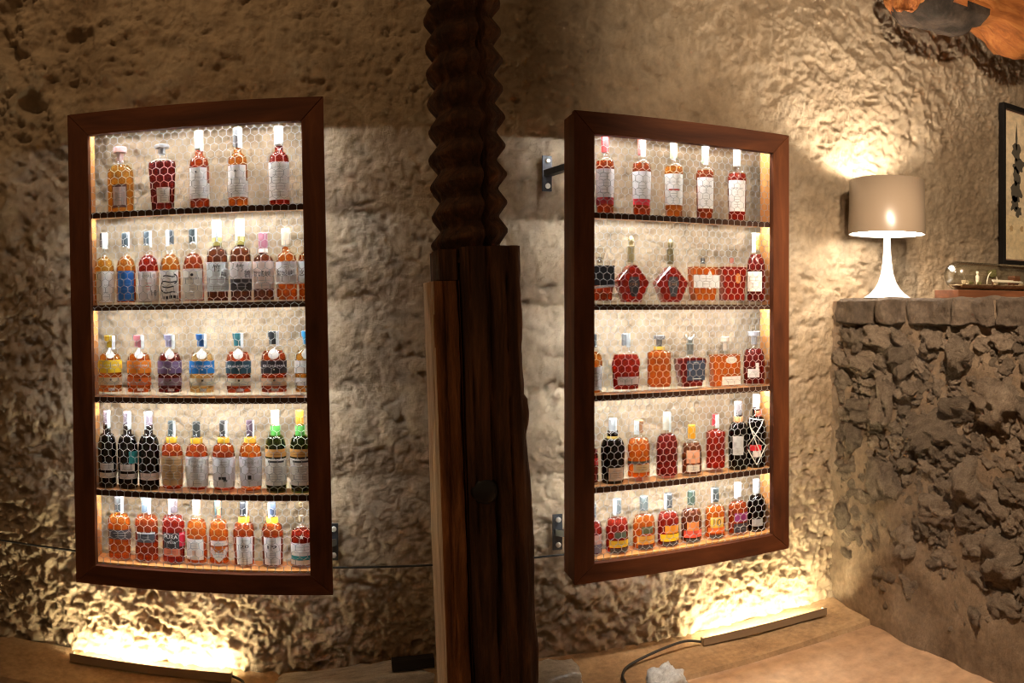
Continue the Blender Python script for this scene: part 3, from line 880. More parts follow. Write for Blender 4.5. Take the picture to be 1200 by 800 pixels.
B('L', 1, 336.5, 25, 270, 355, 'tall', 'orange', ('screw', (0.84, 0.68, 0.48)), [(309, 335, -.97, .90, (0.84, 0.82, 0.82), [('text', '宮城峡', .46, .48, .66, INK), fine(2, .7, .92, .2)])], 'orange bottle with white label and cream cap')
B('L', 1, 364, 25, 270, 355, 'tall', 'orange', ('screw', (0.84, 0.80, 0.76)), [(309, 335, -.97, .97, (0.80, 0.83, 0.85), [('text', '宮城峡', .46, .48, .66, INK)])], 'orange bottle with pale blue label behind the stile')
# third shelf: squat bottles with coloured corks
def squat(cx, w, top, base, liq, capc, l1, l2, desc, txt='KILCHOMAN', tcol=(0.85, 0.85, 0.83), seal=True, lo=True):
    labs = []
    if seal: labs.append((base - 56, base - 44, -.46, .42, (0.50, 0.45, 0.40), [], 'round'))
    labs.append((base - 42, base - 27.5, -.97, .97, l1, [('text', txt, .5, .60, .68, tcol, .0085)] + ([('disc', .5, .32, .003, (0.75, 0.72, .6))] if lo else [])))
    labs.append((base - 22, base - 13, -.95, .95, l2, [('disc', .5, .72, .0045, (0.10, 0.07, 0.03)), fine(2, .1, .45, .6)]))
    labs.append((base - 10, base - 7, -.20, .30, (0.85, 0.84, 0.80)))
    B('L', 2, cx, w, top, base, 'squat', liq, ('cork', capc, (0.45, .99)), labs, desc)
squat(129.5, 29, 395, 465, 'amber', (0.78, 0.50, 0.02), (0.88, 0.60, 0.02), CREAM, 'squat amber bottle with yellow cork and yellow label')
squat(163.5, 29, 395, 466, 'orange', (0.75, 0.22, 0.25), (0.90, 0.26, 0.01), (0.78, 0.16, 0.02), 'squat orange bottle with pink cork and orange label')
squat(199.5, 29, 395, 467, 'deepred', (0.42, 0.38, 0.56), (0.17, 0.10, 0.20), (0.26, 0.15, 0.19), 'squat dark red bottle with lilac cork and purple label', tcol=(.3, .25, .36))
squat(237, 30, 395, 468, 'pale', (0.02, 0.14, 0.42), (0.01, 0.19, 0.55), CREAM, 'squat pale bottle with blue cork and blue label')
squat(280, 30, 395, 469, 'copper', (0.03, 0.20, 0.22), (0.025, 0.075, 0.10), CREAM, 'squat copper bottle with teal cork and dark teal label')
squat(321.5, 31, 394, 470, 'copper', (0.03, 0.032, 0.035), (0.022, 0.016, 0.016), (0.76, 0.52, 0.32), 'squat copper bottle with black cork and black label')
squat(361, 31, 394, 470, 'gold', (0.02, 0.24, 0.46), (0.84, 0.80, 0.76), (0.84, 0.80, 0.76), 'squat gold bottle with blue cork and white labels', tcol=(.45, .55, .68))
# fourth shelf
for cx, w, teal, d in ((126.5, 22, 0, 'black bottle with two pale strips beside cabinet lining'), (150.5, 24, 1, 'black bottle with teal patch and pale label strips')):
    labs = [(542, 550, -.75, .65, (0.74, 0.68, 0.62), [fine(2, .2, .8)]), (553, 559, -.85, .95, (0.72, 0.60, 0.52))]
    if teal: labs.insert(0, (527, 541, .10, .95, (0.01, 0.20, 0.18)))
    B('L', 3, cx, w, 482, 571, 'dark', 'black', ('screw', (0.20, 0.15, 0.17), (0.1, .99)), labs, d, glass='dark')
B('L', 3, 175.5, 25, 482, 572, 'dark', 'black', ('screw', (0.34, 0.27, 0.31), (-.99, -.6)), [(552, 560, -.85, .92, (0.72, 0.56, 0.48), [fine(1, .3, .7)])], 'plain black bottle with one thin pinkish label strip', glass='dark')
B('L', 3, 202.5, 27, 493, 573, 'pear', 'copper', ('screw', (0.07, 0.09, 0.09), (0.3, .99)), [(532, 566, -.95, .95, (0.60, 0.38, 0.17), [fine(8, .15, .9, .75, (0.3, .18, .08))])], 'rounded bottle with brown kraft label', band=(.69, .77, (0.60, 0.32, 0.01)))
B('L', 3, 231.5, 28, 495, 575, 'pear', 'copper', ('screw', (0.05, 0.055, 0.05)), [(534, 569, -.96, .96, WHITE, [('text', 'Highland', .5, .84, .4, GREY), ('text', 'MALT', .5, .70, .4, GREY), fine(7, .08, .6, .5)])], 'rounded bottle with densely printed white label', band=(.69, .77, (0.60, 0.32, 0.01)))
B('L', 3, 263, 28, 494, 576, 'pear', 'copper', ('screw', (0.06, 0.055, 0.05), (0.4, .99)), [(535, 570, -.97, .94, (0.84, 0.83, 0.85), [fine(3, .65, .9, .4), ('bar', .26, .36, .32, .58, INK), ('bar', .20, .26, .48, .62, INK)])], 'rounded bottle with white label bearing a small black figure', band=(.69, .77, (0.60, 0.32, 0.01)))
B('L', 3, 294.5, 28, 494, 577, 'pear', 'orange', ('screw', (0.16, 0.09, 0.12), (0.6, .99)), [(535, 569, -.96, .94, (0.83, 0.81, 0.85), [('text', 'Lowland', .5, .82, .55, GREY), fine(2, .5, .7, .4), ('bar', .24, .38, .40, .52, INK)])], 'rounded bottle with white label bearing a small black mark', band=(.69, .77, (0.60, 0.32, 0.01)))
for cx, cc, st, d in ((324, (0.80, 0.68, 0.42), (0.0, .99), 'green glass bottle with white-capped neck and white label'), (353, (0.70, 0.33, 0.03), None, 'green glass bottle with golden cap and white label')):
    B('L', 3, cx, 25, 482, 577, 'dark', 'green', ('screw', cc, st), [(526, 535, -.97, .97, (0.66, 0.33, 0.08), [fine(2, .2, .8, .7, (0.35, .15, .04))]), (537, 568, -.97, .97, (0.82, 0.78, 0.70), [('bar', .86, .93, .2, .8, (0.05, .05, .05)), fine(7, .1, .75, .6)])], d, glass='green', band=(.68, .81, (0.05, 0.24, 0.03)))
# bottom shelf
B('L', 4, 140.5, 28, 592, 665, 'square', 'orange', ('screw', (0.05, 0.05, 0.05), (0.35, .99)), [(629, 640, -.9, .97, (0.06, 0.06, 0.065), [fine(2, .3, .8, .6, (.4, .4, .4))])], 'square-shouldered orange bottle with plain dark band')
B('L', 4, 172.5, 29, 591, 666, 'square', 'copper', ('screw', (0.16, 0.20, 0.23), (0.35, .99)), [(630.5, 642, -.8, .60, (0.07, 0.075, 0.08), [('bar', .86, .99, 0, 1, (.75, .75, .75)), fine(2, .2, .7, .6, (.4, .4, .4))])], 'square-shouldered copper bottle with grey-edged dark label')
B('L', 4, 204, 28, 590, 667, 'square', 'red', ('screw', (0.17, 0.13, 0.14), (-.99, -.55)), [(630, 648, -.85, .42, (0.03, 0.03, 0.032), [('text', 'PURA', .5, .74, .8, (.85, .85, .84), .0145), ('text', 'VIDA', .55, .38, .5, (.85, .85, .84), .008)]), (630, 646, .44, .95, (0.62, 0.015, 0.05)), (648.5, 657, -.85, .5, (0.72, 0.20, 0.10), [fine(2, .2, .8, .7, (.4, .08, .05))])], 'square-shouldered red bottle with black white-lettered label')
B('L', 4, 231.5, 25, 589, 668, 'apoth', 'orange', ('screw', (0.84, 0.84, 0.82), (0.4, .99, (0.55, 0.18, 0.12))), [(637, 661, -.96, .55, (0.84, 0.76, 0.68), [fine(3, .5, .85, .5), ('bar', .2, .45, .42, .6, (.7, .45, .3))])], 'orange bottle with white cap and plain white label', fill=.64)
B('L', 4, 257, 24, 590, 669, 'apoth', 'orange', ('screw', (0.06, 0.13, 0.13), (-.4, .6, (0.60, 0.12, 0.05))), [(639, 645, -.8, .8, (0.80, 0.66, 0.55), [fine(1, .3, .7)]), (647, 664, -.82, .78, (0.84, 0.72, 0.62), [fine(3, .3, .8, .5)], 'shield')], 'orange bottle with red-dripped teal cap and shield label', fill=.64)
B('L', 4, 286.5, 27, 597, 671, 'pear', 'copper', ('screw', (0.03, 0.03, 0.035), (0.65, .99)), [(635, 667, -.66, .74, (0.84, 0.81, 0.76), [('text', '20', .48, .66, .5, INK, .013), fine(5, .08, .48, .5), fine(1, .84, .92, .4)])], 'rounded bottle with bold-figured white label beside the shield-labelled bottle', band=(.67, .77, (0.72, 0.38, 0.01)))
B('L', 4, 320, 27, 597, 671, 'pear', 'copper', ('screw', (0.07, 0.09, 0.14), (-.99, -.55)), [(635, 667, -.75, .72, (0.84, 0.78, 0.75), [('text', '19', .48, .66, .5, INK, .013), fine(5, .08, .48, .5), fine(1, .84, .92, .4)])], 'rounded bottle with bold-figured white label beside the star-marked bottle', band=(.67, .77, (0.72, 0.38, 0.01)))
def star_and_ring(t, Rb, H, surf):
    vv = [surf(0, H * .52, 0.0016)]
    for k in range(10):
        rr = 0.010 if k % 2 == 0 else 0.0045
        vv.append(surf(rr * math.sin(k * math.pi / 5), H * .52 + rr * math.cos(k * math.pi / 5), 0.0016))
    link('star_emblem', pyd('star_emblem', vv, [(0, 1 + k, 1 + (k + 1) % 10) for k in range(10)]), colour((0.8, 0.8, 0.78), 0.4), t)
    ring = [(0.008 * math.cos(a * math.pi / 8), 0, H * 1.02 + 0.008 * math.sin(a * math.pi / 8)) for a in range(17)]
    link('stopper_ring', pyd('stopper_ring', *tube(ring, 0.0016, 5)), colour((0.55, 0.42, 0.2), 0.35, .8), t, smooth=True)
B('L', 4, 354, 26, 602, 672, 'apoth', 'red', ('stopper', (0.55, 0.42, 0.25)), [(643, 668, -.96, .96, (0.83, 0.80, 0.76), [('bar', .22, .42, .02, .98, (0.03, 0.26, 0.28)), fine(3, .5, .9, .6)])], 'red round-shouldered bottle with white star and teal-striped label', fill=.60, extra=star_and_ring)

# --- cabinet near the lamp, top shelf
def swoosh(c): return ('bar', .0, .16, .0, 1, c)
B('R', 0, 709, 23, 153, 247, 'mac', 'copper', ('screw', (0.66, 0.05, 0.05)), [(195, 228, -.96, .92, (0.86, 0.80, 0.79), [fine(7, .1, .9, .5)]), (228, 236, -.96, .92, (0.50, 0.03, 0.03), [('disc', .7, .9, .004, (.06, .01, .01))])], 'copper bottle with bright red cap and red-footed label')
B('R', 0, 752, 23, 156, 249, 'mac', 'copper', ('screw', (0.70, 0.14, 0.12), (-.2, .99)), [(198, 230, -.94, .94, (0.86, 0.84, 0.84), [('text', 'MACALLAN', .5, .62, .55, GREY), fine(5, .1, .5, .4)]), (230, 237, -.92, .88, (0.70, 0.03, 0.05), [], 'rect', -.006)], 'copper bottle with white strip over red cap and red swoosh')
B('R', 0, 789.5, 23, 162, 252, 'mac', 'amber', ('screw', (0.50, 0.50, 0.26), (-.1, .45)), [(202, 238, -.92, .92, (0.85, 0.83, 0.80), [('text', 'MACALLAN', .5, .74, .6, GREY), ('bar', .46, .51, .28, .78, (0.45, 0.05, 0.03)), fine(4, .1, .4, .4)])], 'amber bottle with white label crossed by a red bar')
B('R', 0, 826, 22, 167, 253, 'mac', 'copper', ('screw', (0.34, 0.48, 0.28), (-.2, .95)), [(205, 241, -.78, .92, (0.84, 0.83, 0.82), [('text', 'MACALLAN', .5, .72, .6, INK), fine(6, .1, .62, .3)])], 'copper bottle with pale green cap and white label')
B('R', 0, 863.5, 23.5, 170, 254, 'mac', 'red', ('screw', (0.82, 0.80, 0.70)), [(207, 243, -.80, .86, (0.82, 0.81, 0.80), [('text', 'MACALLAN', .5, .74, .6, INK), fine(7, .1, .65, .35)])], 'dark red bottle with cream cap and white label')
# second shelf
GOLDC = (0.62, 0.45, 0.20)
B('R', 1, 703, 32, 290, 355, 'trap', 'copper', ('stopper', (0.4, 0.25, 0.15)), [(310, 333, -.98, .90, (0.012, 0.014, 0.018)), (333, 336, -.95, .90, (0.80, 0.79, 0.77), [], 'rect', .012)], 'tapered decanter with black label crossed by a white stripe')
for cx, gold, d in ((739.5, 'red', 'faceted pentagon decanter with pale gold stopper'), (785.5, 'red', 'faceted pentagon decanter with dark ornate gold stopper')):
    c = GOLDC if cx < 760 else (0.34, 0.24, 0.10)
    B('R', 1, cx, 43, 275 if cx < 760 else 279, 355, 'pent', gold, ('knob', c, None, .7), [(323, 346, -.34, .34, (0.055, 0.055, 0.06), [('text', 'CASK', .5, .62, .7, (.55, .30, .15)), fine(2, .65, .95, .5, (.3, .3, .3))], 'hex')], d)
B('R', 1, 823.5, 35, 290, 354, 'trap', 'orange', ('stopper', (0.10, 0.08, 0.07)), [(320, 335, -.97, .97, (0.80, 0.79, 0.80), [fine(3, .2, .8, .4)]), (315, 337, .05, .42, (0.81, 0.80, 0.81), [fine(3, .3, .8, .4)], 'round')], 'orange tapered decanter with glass stopper and white banner label')
B('R', 1, 857.5, 33, 290, 354, 'trap', 'red', ('stopper', (0.66, 0.22, 0.15)), [(318, 330, -.05, .38, (0.42, 0.16, 0.03), [], 'round')], 'red tapered decanter with glass stopper and no paper label')
B('R', 1, 887, 24, 273, 356, 'cone', 'deepred', ('screw', (0.55, 0.36, 0.10), (-.95, -.1, (0.80, 0.72, 0.5))), [(318, 341, -.82, .62, (0.80, 0.76, 0.70), [fine(4, .15, .8, .6)])], 'tall dark red bottle with golden capsule and cream label', fill=.70)
# third shelf
B('R', 2, 696, 21, 392, 462, 'pear', 'amber', ('screw', (0.1, 0.1, 0.1)), [(430, 457, -.9, .9, (0.84, 0.82, 0.81), [fine(4, .2, .8, .5)])], 'amber bottle with white label mostly hidden behind the stile')
B('R', 2, 733.5, 37, 391, 460, 'oval', 'red', ('screw', (0.52, 0.55, 0.57), (0.1, .99), .6), [(441, 450, -.45, .95, (0.78, 0.68, 0.68), [('text', 'RESERVE', .38, .5, .5, GREY)])], 'broad red oval bottle with silver cap and narrow label')
B('R', 2, 772.5, 30, 392, 457, 'drum', 'orange', ('disc', (0.30, 0.27, 0.25), None, .4), [], 'plain orange drum-shaped bottle with thick glass foot', band=(.74, .80, (0.55, 0.32, 0.03)))
def antlers(t, Rb, H, surf):
    for s in (-1, 1):
        pts = [(0, 0, H * .93), (s * .008, 0, H * .985), (s * .017, -.002, H * 1.0), (s * .020, -.002, H * 1.05)]
        link('ornament', pyd('ornament', *tube(pts, [.004, .0045, .004, .002], 6)), colour((0.45, 0.45, 0.40), .3, .9), t, smooth=True)
B('R', 2, 808.5, 38, 392, 453, 'vase', 'deepred', ('knob', (0.42, 0.42, 0.36), None, .8), [(419, 442, -.45, .78, (0.035, 0.05, 0.085), [fine(2, .8, .95, .5, (.5, .5, .5)), ('bar', .06, .10, .3, .8, (.7, .7, .7)), ('disc', .18, .55, .008, (.08, .16, .30))])], 'dark red vase-shaped decanter with metal ornament stopper', extra=antlers)
B('R', 2, 849.5, 38, 393, 452, 'slab', 'orange', ('disc', (0.80, 0.62, 0.48)), [(439, 449, -.42, .86, (0.80, 0.70, 0.66), [fine(2, .2, .8, .8)]), (416, 424, -.18, .62, (0.62, 0.60, 0.52), [fine(1, .4, .6, .6)], 'round')], 'orange flat slab bottle with pale cork and oval emblem')
B('R', 2, 887, 29, 388, 451, 'cone', 'deepred', ('disc', (0.62, 0.63, 0.68), None, .5), [(431, 441, -.45, .55, (0.58, 0.55, 0.55), [fine(2, .2, .8)]), (424, 432, .25, .5, (0.70, 0.68, 0.66))], 'dark red bell-shaped bottle with broad silver stopper', fill=.68)
# fourth shelf
B('R', 3, 694, 15, 500, 566, 'apoth', 'deepred', ('screw', (0.1, 0.1, 0.1)), [(535, 543, -.9, .9, (0.62, 0.05, 0.05))], 'slim dark red bottle mostly hidden behind the stile')
B('R', 3, 718, 29, 490, 565, 'pear', 'black', ('screw', (0.66, 0.68, 0.67), (0.4, .99)), [(546, 561, -.30, .93, (0.62, 0.44, 0.32), [fine(4, .15, .85, .7, (.35, .2, .12))])], 'black rounded bottle with tan label and gold neck band', glass='dark', band=(.62, .73, (0.30, 0.20, 0.02)))
B('R', 3, 748.5, 28, 491, 561, 'squat', 'orange', ('screw', (0.52, 0.24, 0.10), (-.95, .1)), [(537, 540, -.9, .9, (0.06, 0.05, 0.04)), (541, 550, -.4, .9, (0.50, 0.32, 0.15), [fine(2, .2, .8, .7, (.2, .12, .05))])], 'orange bottle with brown cork and black-lined label')
B('R', 3, 781.5, 27, 481, 557, 'apoth', 'deepred', ('screw', (0.72, 0.66, 0.52), (0.5, .95, (0.42, 0.46, 0.42))), [(553, 556, -.4, .7, (0.4, 0.1, 0.07))], 'deep red bottle with long cream cap and no label', fill=.66)
B('R', 3, 810.5, 25, 496, 554, 'apoth', 'brown', ('screw', (0.82, 0.36, 0.01)), [(524, 539, -.42, .80, (0.78, 0.36, 0.20), [('disc', .5, .5, .008, (0.62, 0.25, 0.10))]), (541, 549, -.35, .80, (0.74, 0.68, 0.54), [fine(2, .2, .8)])], 'small brown bottle with bright orange cap and orange label')
B('R', 3, 838.5, 24, 485, 552, 'drum', 'red', ('screw', (0.60, 0.05, 0.06), (-.05, .95)), [], 'plain red cylindrical bottle with red and white cap')
B('R', 3, 865, 24, 470, 549, 'dark', 'black', ('screw', (0.28, 0.24, 0.24), (-.95, -.5)), [(509, 531, -.5, .55, (0.50, 0.49, 0.47), [fine(5, .15, .85, .6)])], 'tall black bottle with grey rectangular label', glass='dark', band=(.70, .78, (0.42, 0.18, 0.06)))
def ribbon(t, Rb, H, surf):
    for k, pts in enumerate((((-.85, .68), (.55, .16)), ((.85, .66), (-.9, .28)), ((-.9, .28), (0.1, .05)), ((.95, .30), (0.1, .05)), ((-.85, .68), (.85, .66)), ((.95, .30), (-.5, .55)))):
        (a, b), (c, d) = pts
        vv = [surf(Rb * math.asin(a + (c - a) * q / 8), H * (b + (d - b) * q / 8), 0.0028) for q in range(9)]
        link('ribbon', pyd('ribbon', *tube(vv, 0.0020, 5)), colour((0.82, 0.76, 0.66), .6), t)
    for q in range(3):
        link('wax_drip', pyd('wax_drip', *tube([(-.011 + .011 * q, -Rb * .34, H * .78), (-.012 + .012 * q, -Rb * .42, H * (.70 - .01 * (q % 2)))], [.006, .004], 7)), colour((0.60, 0.10, 0.03), .4), t, smooth=True)
B('R', 3, 890.5, 23.5, 462, 546, 'dark', 'black', ('screw', (0.78, 0.72, 0.64)), [(519, 526, -.6, .55, (0.70, 0.02, 0.03)), (526, 533, -.3, .5, (0.74, 0.66, 0.62))], 'black bottle wrapped in crossed white cord with red tag', glass='dark', extra=ribbon)
# bottom shelf
B('R', 4, 694.5, 23, 597, 657, 'apoth', 'red', ('screw', (0.2, 0.2, 0.2)), [(632, 643, -.9, .9, (0.62, 0.34, 0.26)), (643, 653, -.9, .9, (0.16, 0.14, 0.18))], 'red bottle mostly hidden behind the stile')
OL, YL = (0.86, 0.42, 0.02), (0.92, 0.60, 0.01)
for cx, w, tp, bs, lq, cc, st, labs, d in (
    (723, 28, 594, 656, 'red', (0.20, 0.22, 0.22), (-.95, -.1), [(630, 637, -.1, .8, (0.10, 0.12, 0.07)), (640, 648, -.6, .95, (0.80, 0.46, 0.02), [fine(1, .3, .7, .7, (.3, .15, 0))]), (649, 654, -.5, .9, (0.05, 0.04, 0.03))], 'red bottle with amber strip under a dark green patch'),
    (754.5, 28, 591, 652, 'orange', (0.15, 0.17, 0.16), None, [(624, 632, -.1, .8, (0.12, 0.12, 0.05)), (635, 644, -.5, .9, (0.78, 0.36, 0.05), [fine(1, .3, .7, .7, (.3, .12, 0))]), (645, 650, -.4, .8, (0.06, 0.04, 0.03))], 'orange bottle with burnt orange strip'),
    (783, 27, 588, 648, 'red', (0.08, 0.085, 0.085), (-.95, -.3), [(623, 632, -.2, .9, (0.85, 0.30, 0.02)), (633, 641, -.6, .95, YL, [fine(1, .3, .7, .5, (.5, .3, 0))]), (642, 646, -.4, .9, (0.05, 0.04, 0.03))], 'red bottle with bright yellow strip'),
    (810, 26, 585, 644, 'brown', (0.06, 0.09, 0.06), None, [(619, 629, -.3, .75, (0.82, 0.26, 0.06)), (629, 637, -.6, .95, (0.84, 0.10, 0.05), [fine(1, .3, .7, .6, (.4, .02, 0))]), (638, 642, -.4, .8, (0.05, 0.04, 0.03))], 'brown bottle with scarlet label'),
    (838, 26, 582, 640, 'orange', (0.05, 0.06, 0.055), (-.95, -.5), [(614, 626, -.35, .80, (0.80, 0.46, 0.06), [('text', '10', .5, .5, .55, (.12, .08, .03))]), (626, 632, -.6, .9, (0.82, 0.16, 0.02)), (634, 638, -.4, .8, (0.05, 0.04, 0.03))], 'orange bottle with the number ten on its label'),
    (864.5, 25, 577, 636, 'copper', (0.66, 0.62, 0.60), (-.9, -.1), [(610, 620, -.2, .95, (0.22, 0.02, 0.12)), (622, 632, -.3, .9, (0.035, 0.03, 0.04), [fine(2, .2, .8, .6, (.25, .25, .25))])], 'copper bottle with purple label and whitish cap')):
    B('R', 4, cx, w, tp, bs, 'apoth', lq, ('screw', cc, st), labs, d)
B('R', 4, 888.5, 23, 573, 632, 'apoth', 'black', ('screw', (0.38, 0.38, 0.38), (-.95, -.2)), [(617, 625, -.4, .7, (0.36, 0.34, 0.33), [fine(2, .2, .8)])], 'black bottle with grey label and grey cap', glass='dark')

# ------------------------------------------------------------------ old wooden press screw and post
def press():
    base = Vector((0.502, 2.53, 0.0))
    lean = R(-2.0)
    t = empty('press_screw', base, (0, lean, 0))
    tag(t, 'huge dark wooden press screw with carved spiral thread on a cracked timber post', 'wooden screw')
    z_s = 1.74
    # threaded part
    verts, faces = [], []
    pitch, ro, ri, n = 0.0965, 0.132, 0.101, 56
    per = 14
    turns = 13
    rows = turns * per
    for j in range(rows + 1):
        z = z_s + j * pitch / per
        for k in range(n):
            a = 2 * math.pi * k / n
            ph = (z - z_s) / pitch - a / (2 * math.pi) + 0.32
            f = ph - math.floor(ph)
            tri = 1 - abs(2 * f - 1)
            tri = min(1, max(0, (tri - 0.06) / 0.84))
            fade = min(1, max(0, (z - z_s - 0.00) / 0.06))
            r = ri + (ro - ri) * (tri if fade >= 1 else tri * fade + (1 - fade) * 0.9)
            p = Vector((math.cos(a), math.sin(a), 0))
            r += 0.006 * noise.fractal(Vector((p.x * 2, p.y * 2, z * 7)), 1, 2, 3)
            # long drying crack down the front
            ang = math.atan2(math.sin(a + 1.22 - 0.05 * math.sin(z * 9)), math.cos(a + 1.22 - 0.05 * math.sin(z * 9)))
            r -= 0.030 * max(0, 1 - abs(ang) / 0.10)
            verts.append((r * p.x, r * p.y, z))
    for j in range(rows):
        for k in range(n):
            k2 = (k + 1) % n
            faces.append((j * n + k, j * n + k2, (j + 1) * n + k2, (j + 1) * n + k))
    faces.append(tuple(range(n - 1, -1, -1))); faces.append(tuple(range(rows * n, rows * n + n)))
    link('threaded_screw', pyd('threaded_screw', verts, faces), M['old_wood'], t)
    # main shaft below the thread: irregular squared timber, with drying cracks cut in
    def timber(name, x0, x1, y0, y1, z0, z1, mat, seed, cracks, amp, taper=0.0, wob=None, left_mat=None):
        pts = []
        nx, ny = 22, 14
        for k in range(nx): pts.append((x0 + (x1 - x0) * k / nx, y0, 'f'))
        for k in range(ny): pts.append((x1, y0 + (y1 - y0) * k / ny, 'r'))
        for k in range(nx): pts.append((x1 - (x1 - x0) * k / nx, y1, 'b'))
        for k in range(ny): pts.append((x0, y1 - (y1 - y0) * k / ny, 'l'))
        m = len(pts); nzr = 110
        verts, faces = [], []
        cxm, cym = (x0 + x1) / 2, (y0 + y1) / 2
        for j in range(nzr + 1):
            z = z0 + (z1 - z0) * j / nzr
            for (x, y, s) in pts:
                d = Vector((x - cxm, y - cym))
                # round the corners
                rx, ry = abs(d.x) / ((x1 - x0) / 2), abs(d.y) / ((y1 - y0) / 2)
                c = max(0, min(rx, ry) - 0.72) / 0.28
                k = 1 - 0.10 * c * c
                nn = noise.fractal(Vector((x * 11 + seed, y * 11, z * 2.0)), 1, 2, 4) * amp + noise.fractal(Vector((x * 60 + seed, y * 60, z * 6)), 1, 2, 2) * amp * 0.30
                g = 0.0
                if s == 'f':
                    for (cx_, wid, dep, sd) in cracks:
                        cc = cx_ + 0.010 * noise.noise(Vector((sd, 0, z * 3))) + 0.004 * noise.noise(Vector((sd, 3, z * 14)))
                        g += dep * max(0, 1 - abs(x - cc) / wid)
                L = d.length or 1
                wx = wob(z, s) if wob else 0
                sc = 1 + (taper * (z1 - z) / (z1 - z0))
                verts.append((cxm + d.x * k * sc + d.x / L * nn + wx, cym + d.y * k + d.y / L * nn + g, z))
        for j in range(nzr):
            for k in range(m):
                k2 = (k + 1) % m
                faces.append((j * m + k, j * m + k2, (j + 1) * m + k2, (j + 1) * m + k))
        faces.append(tuple(range(m - 1, -1, -1))); faces.append(tuple(range(nzr * m, nzr * m + m)))
        me = pyd(name, verts, faces)
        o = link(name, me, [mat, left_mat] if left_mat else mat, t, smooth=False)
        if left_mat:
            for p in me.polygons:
                if p.normal.x < -0.75 and p.center.x < x0 + 0.02: p.material_index = 1  # left-facing faces take the paler colour that stands in for light
        return o
    def ragged(z, s):
        if s != 'r': return 0
        return 0.012 * noise.fractal(Vector((4, 2, z * 4)), 1, 2, 4) + (0.012 if z < 1.3 else 0.0) - 0.012 * max(0, 1 - abs(z - 1.16) / 0.08)
    timber('shaft', -0.056, 0.142, -0.155, 0.12, 0.0, 1.79, M['old_wood'], 3, [(0.030, 0.010, 0.030, 5), (-0.030, 0.008, 0.010, 9), (0.090, 0.009, 0.014, 13)], 0.005, 0.03, ragged)
    timber('side_timber', -0.157, -0.0575, -0.135, 0.12, 0.0, 1.682, M['pale_wood'], 17, [(-0.115, 0.006, 0.008, 31), (-0.062, 0.010, 0.04, 33)], 0.004, 0.0, None, M['lit_wood'])
    timber('collar', -0.130, -0.0575, -0.112, 0.118, 1.684, 1.785, M['old_wood'], 23, [], 0.004, 0.0)
    v, f = lathe([(0, -0.045), (0.043, -0.045), (0.046, -0.008), (0.041, 0.006), (0.028, 0.015), (0, 0.018)], 28)
    pg = link('peg', pyd('peg', v, f), M['black'], t, smooth=True)
    pg.rotation_euler = (math.pi / 2, 0, 0); pg.location = (-0.006, -0.148, 0.998)
press()

# ------------------------------------------------------------------ light bars on the floor
def led_bar(label, a, b):
    a, b = Vector(a), Vector(b)
    d = b - a; L = d.length
    t = empty('floor_light_bar', a, (0, 0, math.atan2(d.y, d.x)))
    tag(t, label, 'light bar', 'light bars at the foot of the wall')
    bm = bmesh.new()
    box(bm, 0, L, -0.004, 0.0, 0, 0.036); box(bm, 0, L, 0.0002, 0.034, 0, 0.004)
    link('housing', bm, M['alu'], t)
    for x in (0, L - 0.008):
        boxobj('end_cap', M['alu'], t, x, x + 0.008, 0.0004, 0.034, 0.0042, 0.028)
    verts, faces = tube([(0.010, 0.013, 0.0125), (L - 0.010, 0.013, 0.0125)], 0.0075, 8)
    link('light_tube', pyd('light_tube', verts, faces), M['floor_led'], t, smooth=True)
led_bar('slim floor light bar shining up the wall below the askew cabinet', (-1.166, 3.085, 0.036), (-0.455, 3.085, 0.036))
led_bar('slim floor light bar shining up the wall near the rubble counter', (1.60, 3.055, 0.036), (2.285, 3.03, 0.036))

# ------------------------------------------------------------------ table lamp
def lamp():
    t = empty('table_lamp', (2.605, 2.93, TOP_Z + 0.001))
    tag(t, 'lit table lamp with beige drum shade and white trumpet foot on the counter', 'lamp')
    pr = [(0, 0), (0.122, 0), (0.123, 0.004), (0.110, 0.012), (0.088, 0.028), (0.066, 0.052), (0.047, 0.085), (0.033, 0.13), (0.024, 0.19), (0.0185, 0.26), (0.016, 0.33), (0.016, 0.43), (0, 0.43)]
    link('foot', pyd('foot', *lathe(pr, 48)), M['lamp_white'], t, smooth=True)
    z0, z1 = 0.332, 0.612
    sh = [(0.203, z0), (0.196, z1), (0.192, z1), (0.199, z0 + 0.001), (0.203, z0)]
    v, f = lathe(sh, 64)
    s = link('shade', pyd('shade', v, f), M['lamp_shade'], t, smooth=False)
    s.data.polygons.foreach_set('use_smooth', [True] * len(s.data.polygons))
    v, f = lathe([(0.1985, z0 + 0.002), (0.1915, z1 - 0.002), (0.1905, z1 - 0.002), (0.1975, z0 + 0.002), (0.1985, z0 + 0.002)], 64)
    link('shade_lining', pyd('shade_lining', v, f), M['lamp_white'], s, smooth=True)
    v, f = lathe([(0.017, z0 + 0.012), (0.190, z0 + 0.012), (0.190, z0 + 0.018), (0.017, z0 + 0.018), (0.017, z0 + 0.012)], 48)
    link('diffuser', pyd('diffuser', v, f), M['lamp_diffuser'], t)
    v, f = lathe([(0, 0.425), (0.022, 0.435), (0.034, 0.465), (0.030, 0.50), (0.012, 0.52), (0, 0.523)], 20)
    link('bulb', pyd('bulb', v, f), M['lamp_bulb'], t, smooth=True)
lamp()

